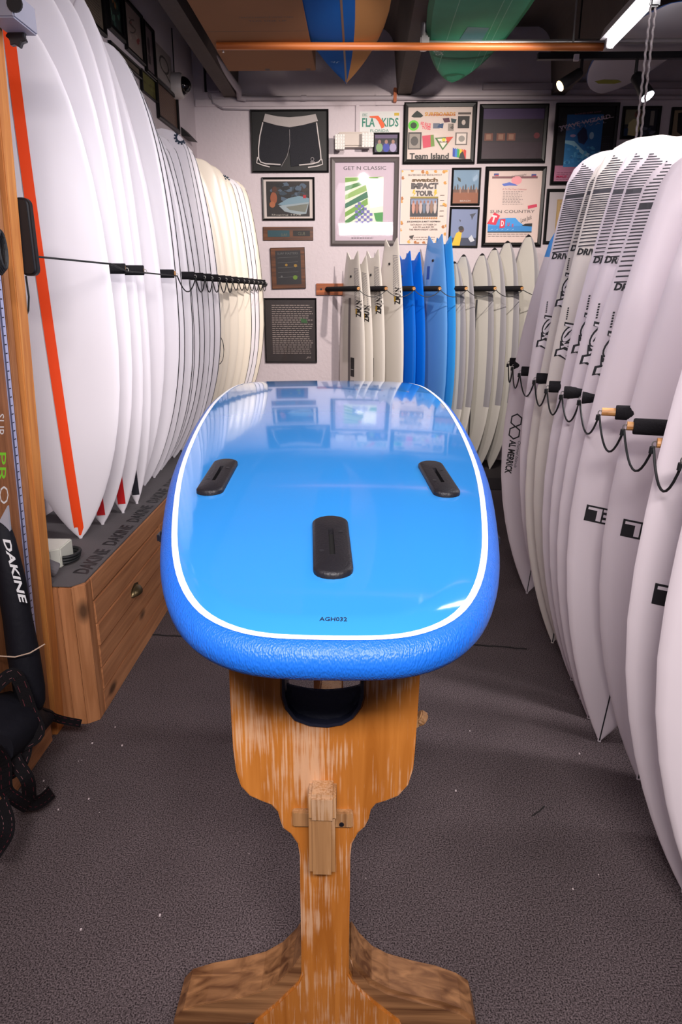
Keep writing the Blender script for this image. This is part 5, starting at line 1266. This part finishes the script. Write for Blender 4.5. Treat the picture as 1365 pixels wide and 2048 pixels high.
# cardboard carton
cb = M('brown cardboard', hexc('8A5830'), .8, var=.06)
a, b = at(470, 138, 2, ohz + .03), at(632, 138, 2, ohz + .03)
cbx = thing('cardboard_box', ((a.x + b.x) / 2, 4.0, ohz + .02), 'flat brown cardboard board carton on the overhead rack', 'box')
sub(MB().box((-.86, 2.3, ohz + .021), (b.x, b.y, ohz + .15)).build('carton', cb, bevel=.003), cbx)
mb = MB(); zq = ohz + .0205
put_text(mb, 'THIS SIDE UP', lambda u_, v_, l_: (u_, -v_, zq), -.50, -4.25, .2, .02, 0); put_text(mb, 'FRAGILE HANDLE WITH CARE', lambda u_, v_, l_: (u_, -v_, zq), -.5, -4.2, .28, .02, 0)
mb.box((-.86, 4.4, zq), (b.x, 4.403, zq + .0003)); 
for x in (-.62, -.36): mb.add([(x, b.y - .05, zq), (x + .03, b.y - .05, zq), (x + .03, b.y - .01, zq), (x, b.y - .01, zq)], [(0, 1, 2, 3)])
sub(mb.build('printing', flat(hexc('4A2C18'))), cbx)
# boards overhead: tips to the back wall
def flatboard(L, W, mats, mf, tipx, tipy, z, label, kind='point', rot=0, pn=.95, extra=None):
    bd = Board(L, W, .06, m=.5, mats=mats, matfn=mf, ry0=-.06, ry1=-.04, pn=pn, tail=.6); bd.build()
    if extra: extra(bd)
    # local z (foot 0 = tip) -> world -Y ; face -y -> world -Z
    bd.o.matrix_world = Matrix.Translation((tipx, tipy, z)) @ Matrix.Rotation(R(rot), 4, 'Z') @ Matrix(((1, 0, 0, 0), (0, 0, -1, 0), (0, 1, 0, 0), (0, 0, 0, 1)))
    return tag(bd.o, label, 'surfboard', 'boards stored on the overhead rack')
bo1 = M('blue overhead', hexc('0A58A8'), .8, spec=.1); bo2 = M('tan overhead', hexc('B8824E'), .8, spec=.1)
def ex1(bd):
    bd.strip('stringer', flat(hexc('6A4830')), .01, .6, -.006, .006, absx=True)
    bd.text('JF', -.06, .38, .05, .03, 160, flat(hexc('7AA8D0')))
t1 = at(693, 150, 2, ohz + .04)
flatboard(2.6, .50, [bo1, bo2], lambda q, c, e: 0 if c < 0 else 1, t1.x, t1.y, ohz + .055, 'Half blue half tan surfboard on the overhead rack, tip towards back wall', extra=ex1, pn=.95)
gm = M('sea green overhead', hexc('2E9470'), .6, spec=.2, var=.25, vscale=5); gm2 = M('deep green overhead', hexc('06704C'), .6, spec=.2)
def ex2(bd):
    mb = MB(); mb.add([bd.chart(.075 * math.cos(k * math.pi / 10), .10 + .07 * math.sin(k * math.pi / 10)) for k in range(20)], [tuple(range(20))]); mb.build('nose_patch', gm2, bd.o)
    for x in (-.12, .10, .14): bd.strip('pinline', flat(hexc('5AB090')), .05, .5, x - .002, x + .002, absx=True)
    mb = MB(); pts = [(x, .40 + .06 * (x / .2) ** 2) for x in np.linspace(-.22, .22, 9)]
    mb.add([bd.chart(x, z + d_) for x, z in pts for d_ in (0, .03)], [(2 * k, 2 * k + 1, 2 * k + 3, 2 * k + 2) for k in range(8)]); mb.build('deep_band', gm2, bd.o)
    mb = MB(); mb.add([bd.chart(x, z) for x, z in ((-.05, .72), (.08, .70), (.09, .9), (-.03, .92))], [(0, 1, 2, 3)]); mb.build('blue_patch', flat(hexc('2A7A80')), bd.o)
    bd.text('SURF', -.15, .52, .1, .05, 110, flat(hexc('B8D8C8')), bold=.02)
t2 = at(905, 155, 2, ohz + .04)
flatboard(2.7, .54, [gm, gm2], lambda q, c, e: 1 if abs(c) > .86 else 0, t2.x, t2.y, ohz + .075, 'Sea green surfboard on the overhead rack with round darker nose patch', pn=.62, extra=ex2)
wo = M('white overhead', (.55, .52, .56), .35); bo3 = M('deep blue overhead', hexc('1A4A8A'), .35)
t3 = at(1300, 118, 2, ohz + .04)
flatboard(2.6, .56, [wo, bo3], lambda q, c, e: 1 if c > .4 else 0, 1.98, 4.45, ohz + .125, 'White and deep blue surfboard overhead at the top right corner', pn=.55, rot=8)
def ex4(bd):
    mb = MB(); mb.add([bd.chart(x, z) for x, z in ((-.12, .22), (-.07, .26), (.03, .25), (.07, .21), (.03, .18), (-.08, .18))], [tuple(range(6))]); mb.build('yellow_patch', flat(hexc('8A8A28')), bd.o)
flatboard(1.6, .50, [wo, bo3], lambda q, c, e: 1 if c < -.93 else 0, 1.72, 5.75, ohz + .10, 'Grey white surfboard overhead near back wall with yellow patch', pn=.5, extra=ex4)
# tube light
tb = thing('tube_light', (1.35, 3.6, 2.86), 'glowing white fluorescent tube on its fixture at upper right', 'light')
T0 = at(1222, 88, 2, 2.80); T1 = at(1312, -6, 2, 2.80); dT = (T1 - T0).normalized(); T2 = T0 + dT * 1.25
mb = MB(); mb.tube([T0, T2], .021, 16); sub(mb.build('glass_tube', emis('tube glow', (1, .97, .98), 9), smooth=True), tb)
mb = MB(); sdv = Vector((0, 0, 1)).cross(dT).normalized(); nn_ = Vector((0, 0, 1))
for a_ in (0,):
    q = T0 - dT * .04; e = T2 + dT * .04
    vs = [x + sdv * s_ + nn_ * h_ for x in (q, e) for s_, h_ in ((-.05, .03), (.05, .03), (.03, .085), (-.03, .085))]
    mb.add(vs, [(0, 1, 2, 3), (7, 6, 5, 4)] + [(k, 4 + k, 4 + (k + 1) % 4, (k + 1) % 4) for k in range(4)])
sub(mb.build('fixture_body', M('fixture grey', (.5, .48, .5), .5)), tb)
for q in (T0 - dT * .018, T2 + dT * .018):
    mb = MB(); mb.box(q + Vector((-.02, -.018, -.02)), q + Vector((.02, .018, .045)))
    sub(mb.build('lamp_holder', M('fixture grey', (.5, .48, .5), .5), bevel=.004), tb)
for q in (T0 + dT * .15, T2 - dT * .15):
    mb = MB(); mb.tube([q + Vector((0, 0, .08)), Vector((q.x, q.y, 3.42))], .004, 6)
    sub(mb.build('hanger_rod', steel), tb)
# track with two spot heads
tk = thing('track_light', (1.7, 4.9, 2.84), 'black track rail with two spotlight heads below the overhead boards', 'light')
za = at(1200, 112, 1, 4.9).z
sub(MB().box((1.06, 4.88, za - .018), (2.95, 4.92, za + .018)).build('track_rail', M('black track', (.01, .01, .012), .4), bevel=.003), tk)
for x in (1.3, 2.6):
    mb = MB(); mb.tube([(x, 4.9, za), (x, 4.9, 3.42)], .005, 6)
    sub(mb.build('hanger_rod', blk), tk)
def head(uvt, uvl, Y, r, glow, nm):
    a = at(*uvt, 1, Y + .0); b = at(*uvl, 1, Y - (.03 if nm == 'w' else .07)); d_ = (b - a).normalized()
    h = sub((lambda m_: (m_.tube([a, a + d_ * .01, b - d_ * .01, b], [r * .6, r * .8, r, r], 18), m_)[1])(MB()).build('spot_head', M('black can', (.012, .012, .014), .4), smooth=True), tk)
    mb = MB(); mb.tube([b, b + d_ * .003], r * .88, 18); o = mb.build('lens', glow); o.parent = h
    mb = MB(); mb.tube([a, Vector((a.x, 4.9, za))], .010, 8); o = mb.build('swivel_arm', blk); o.parent = h
    return b, d_
head((1163, 143), (1121, 172), 4.9, .034, emis('warm lens', (1, .62, .25), 14), 'w')
head((1272, 150), (1296, 193), 4.9, .044, emis('cool lens', (.85, .9, 1), 22), 'c')
o = MB().box(at(1149, 121, 1, 4.86), at(1158, 110, 1, 4.88)).build('white_tag', flat((.8, .75, .78))); tag(o, 'tiny white tag hanging from the track rail', 'tag')
# ropes
rp = thing('hanging_rope', (1.5, 3.7, 2.0), 'pair of pale twisted ropes hanging from a pulley at upper right', 'rope')
ropem = M('pale rope', (.55, .48, .48), .8, bump=.6, bscale=160)
for (ua, ub) in ((1303, 1283), (1313, 1291)):
    a = at(ua, 8, 1, 3.7); mb = MB(); vs = []; x, y, zt, zb = a.x, 3.7, a.z, 1.3
    pts = [(x + .0018 * math.cos(k * 1.3), y + .0018 * math.sin(k * 1.3), zt + (zb - zt) * k / 160) for k in range(161)]
    mb.tube(pts, .0052, 7); sub(mb.build('rope', ropem), rp)
c = at(1312, 4, 1, 3.7); mb = MB(); mb.box(c + Vector((-.025, -.012, -.02)), c + Vector((.02, .012, .05))); sub(mb.build('pulley_block', M('pulley steel', (.3, .3, .3), .4, metal=.7), bevel=.008), rp)
mb = MB(); mb.tube([c + Vector((0, 0, .04)), Vector((c.x, c.y, 3.42))], .006, 8); sub(mb.build('hanger_rod', steel), rp)
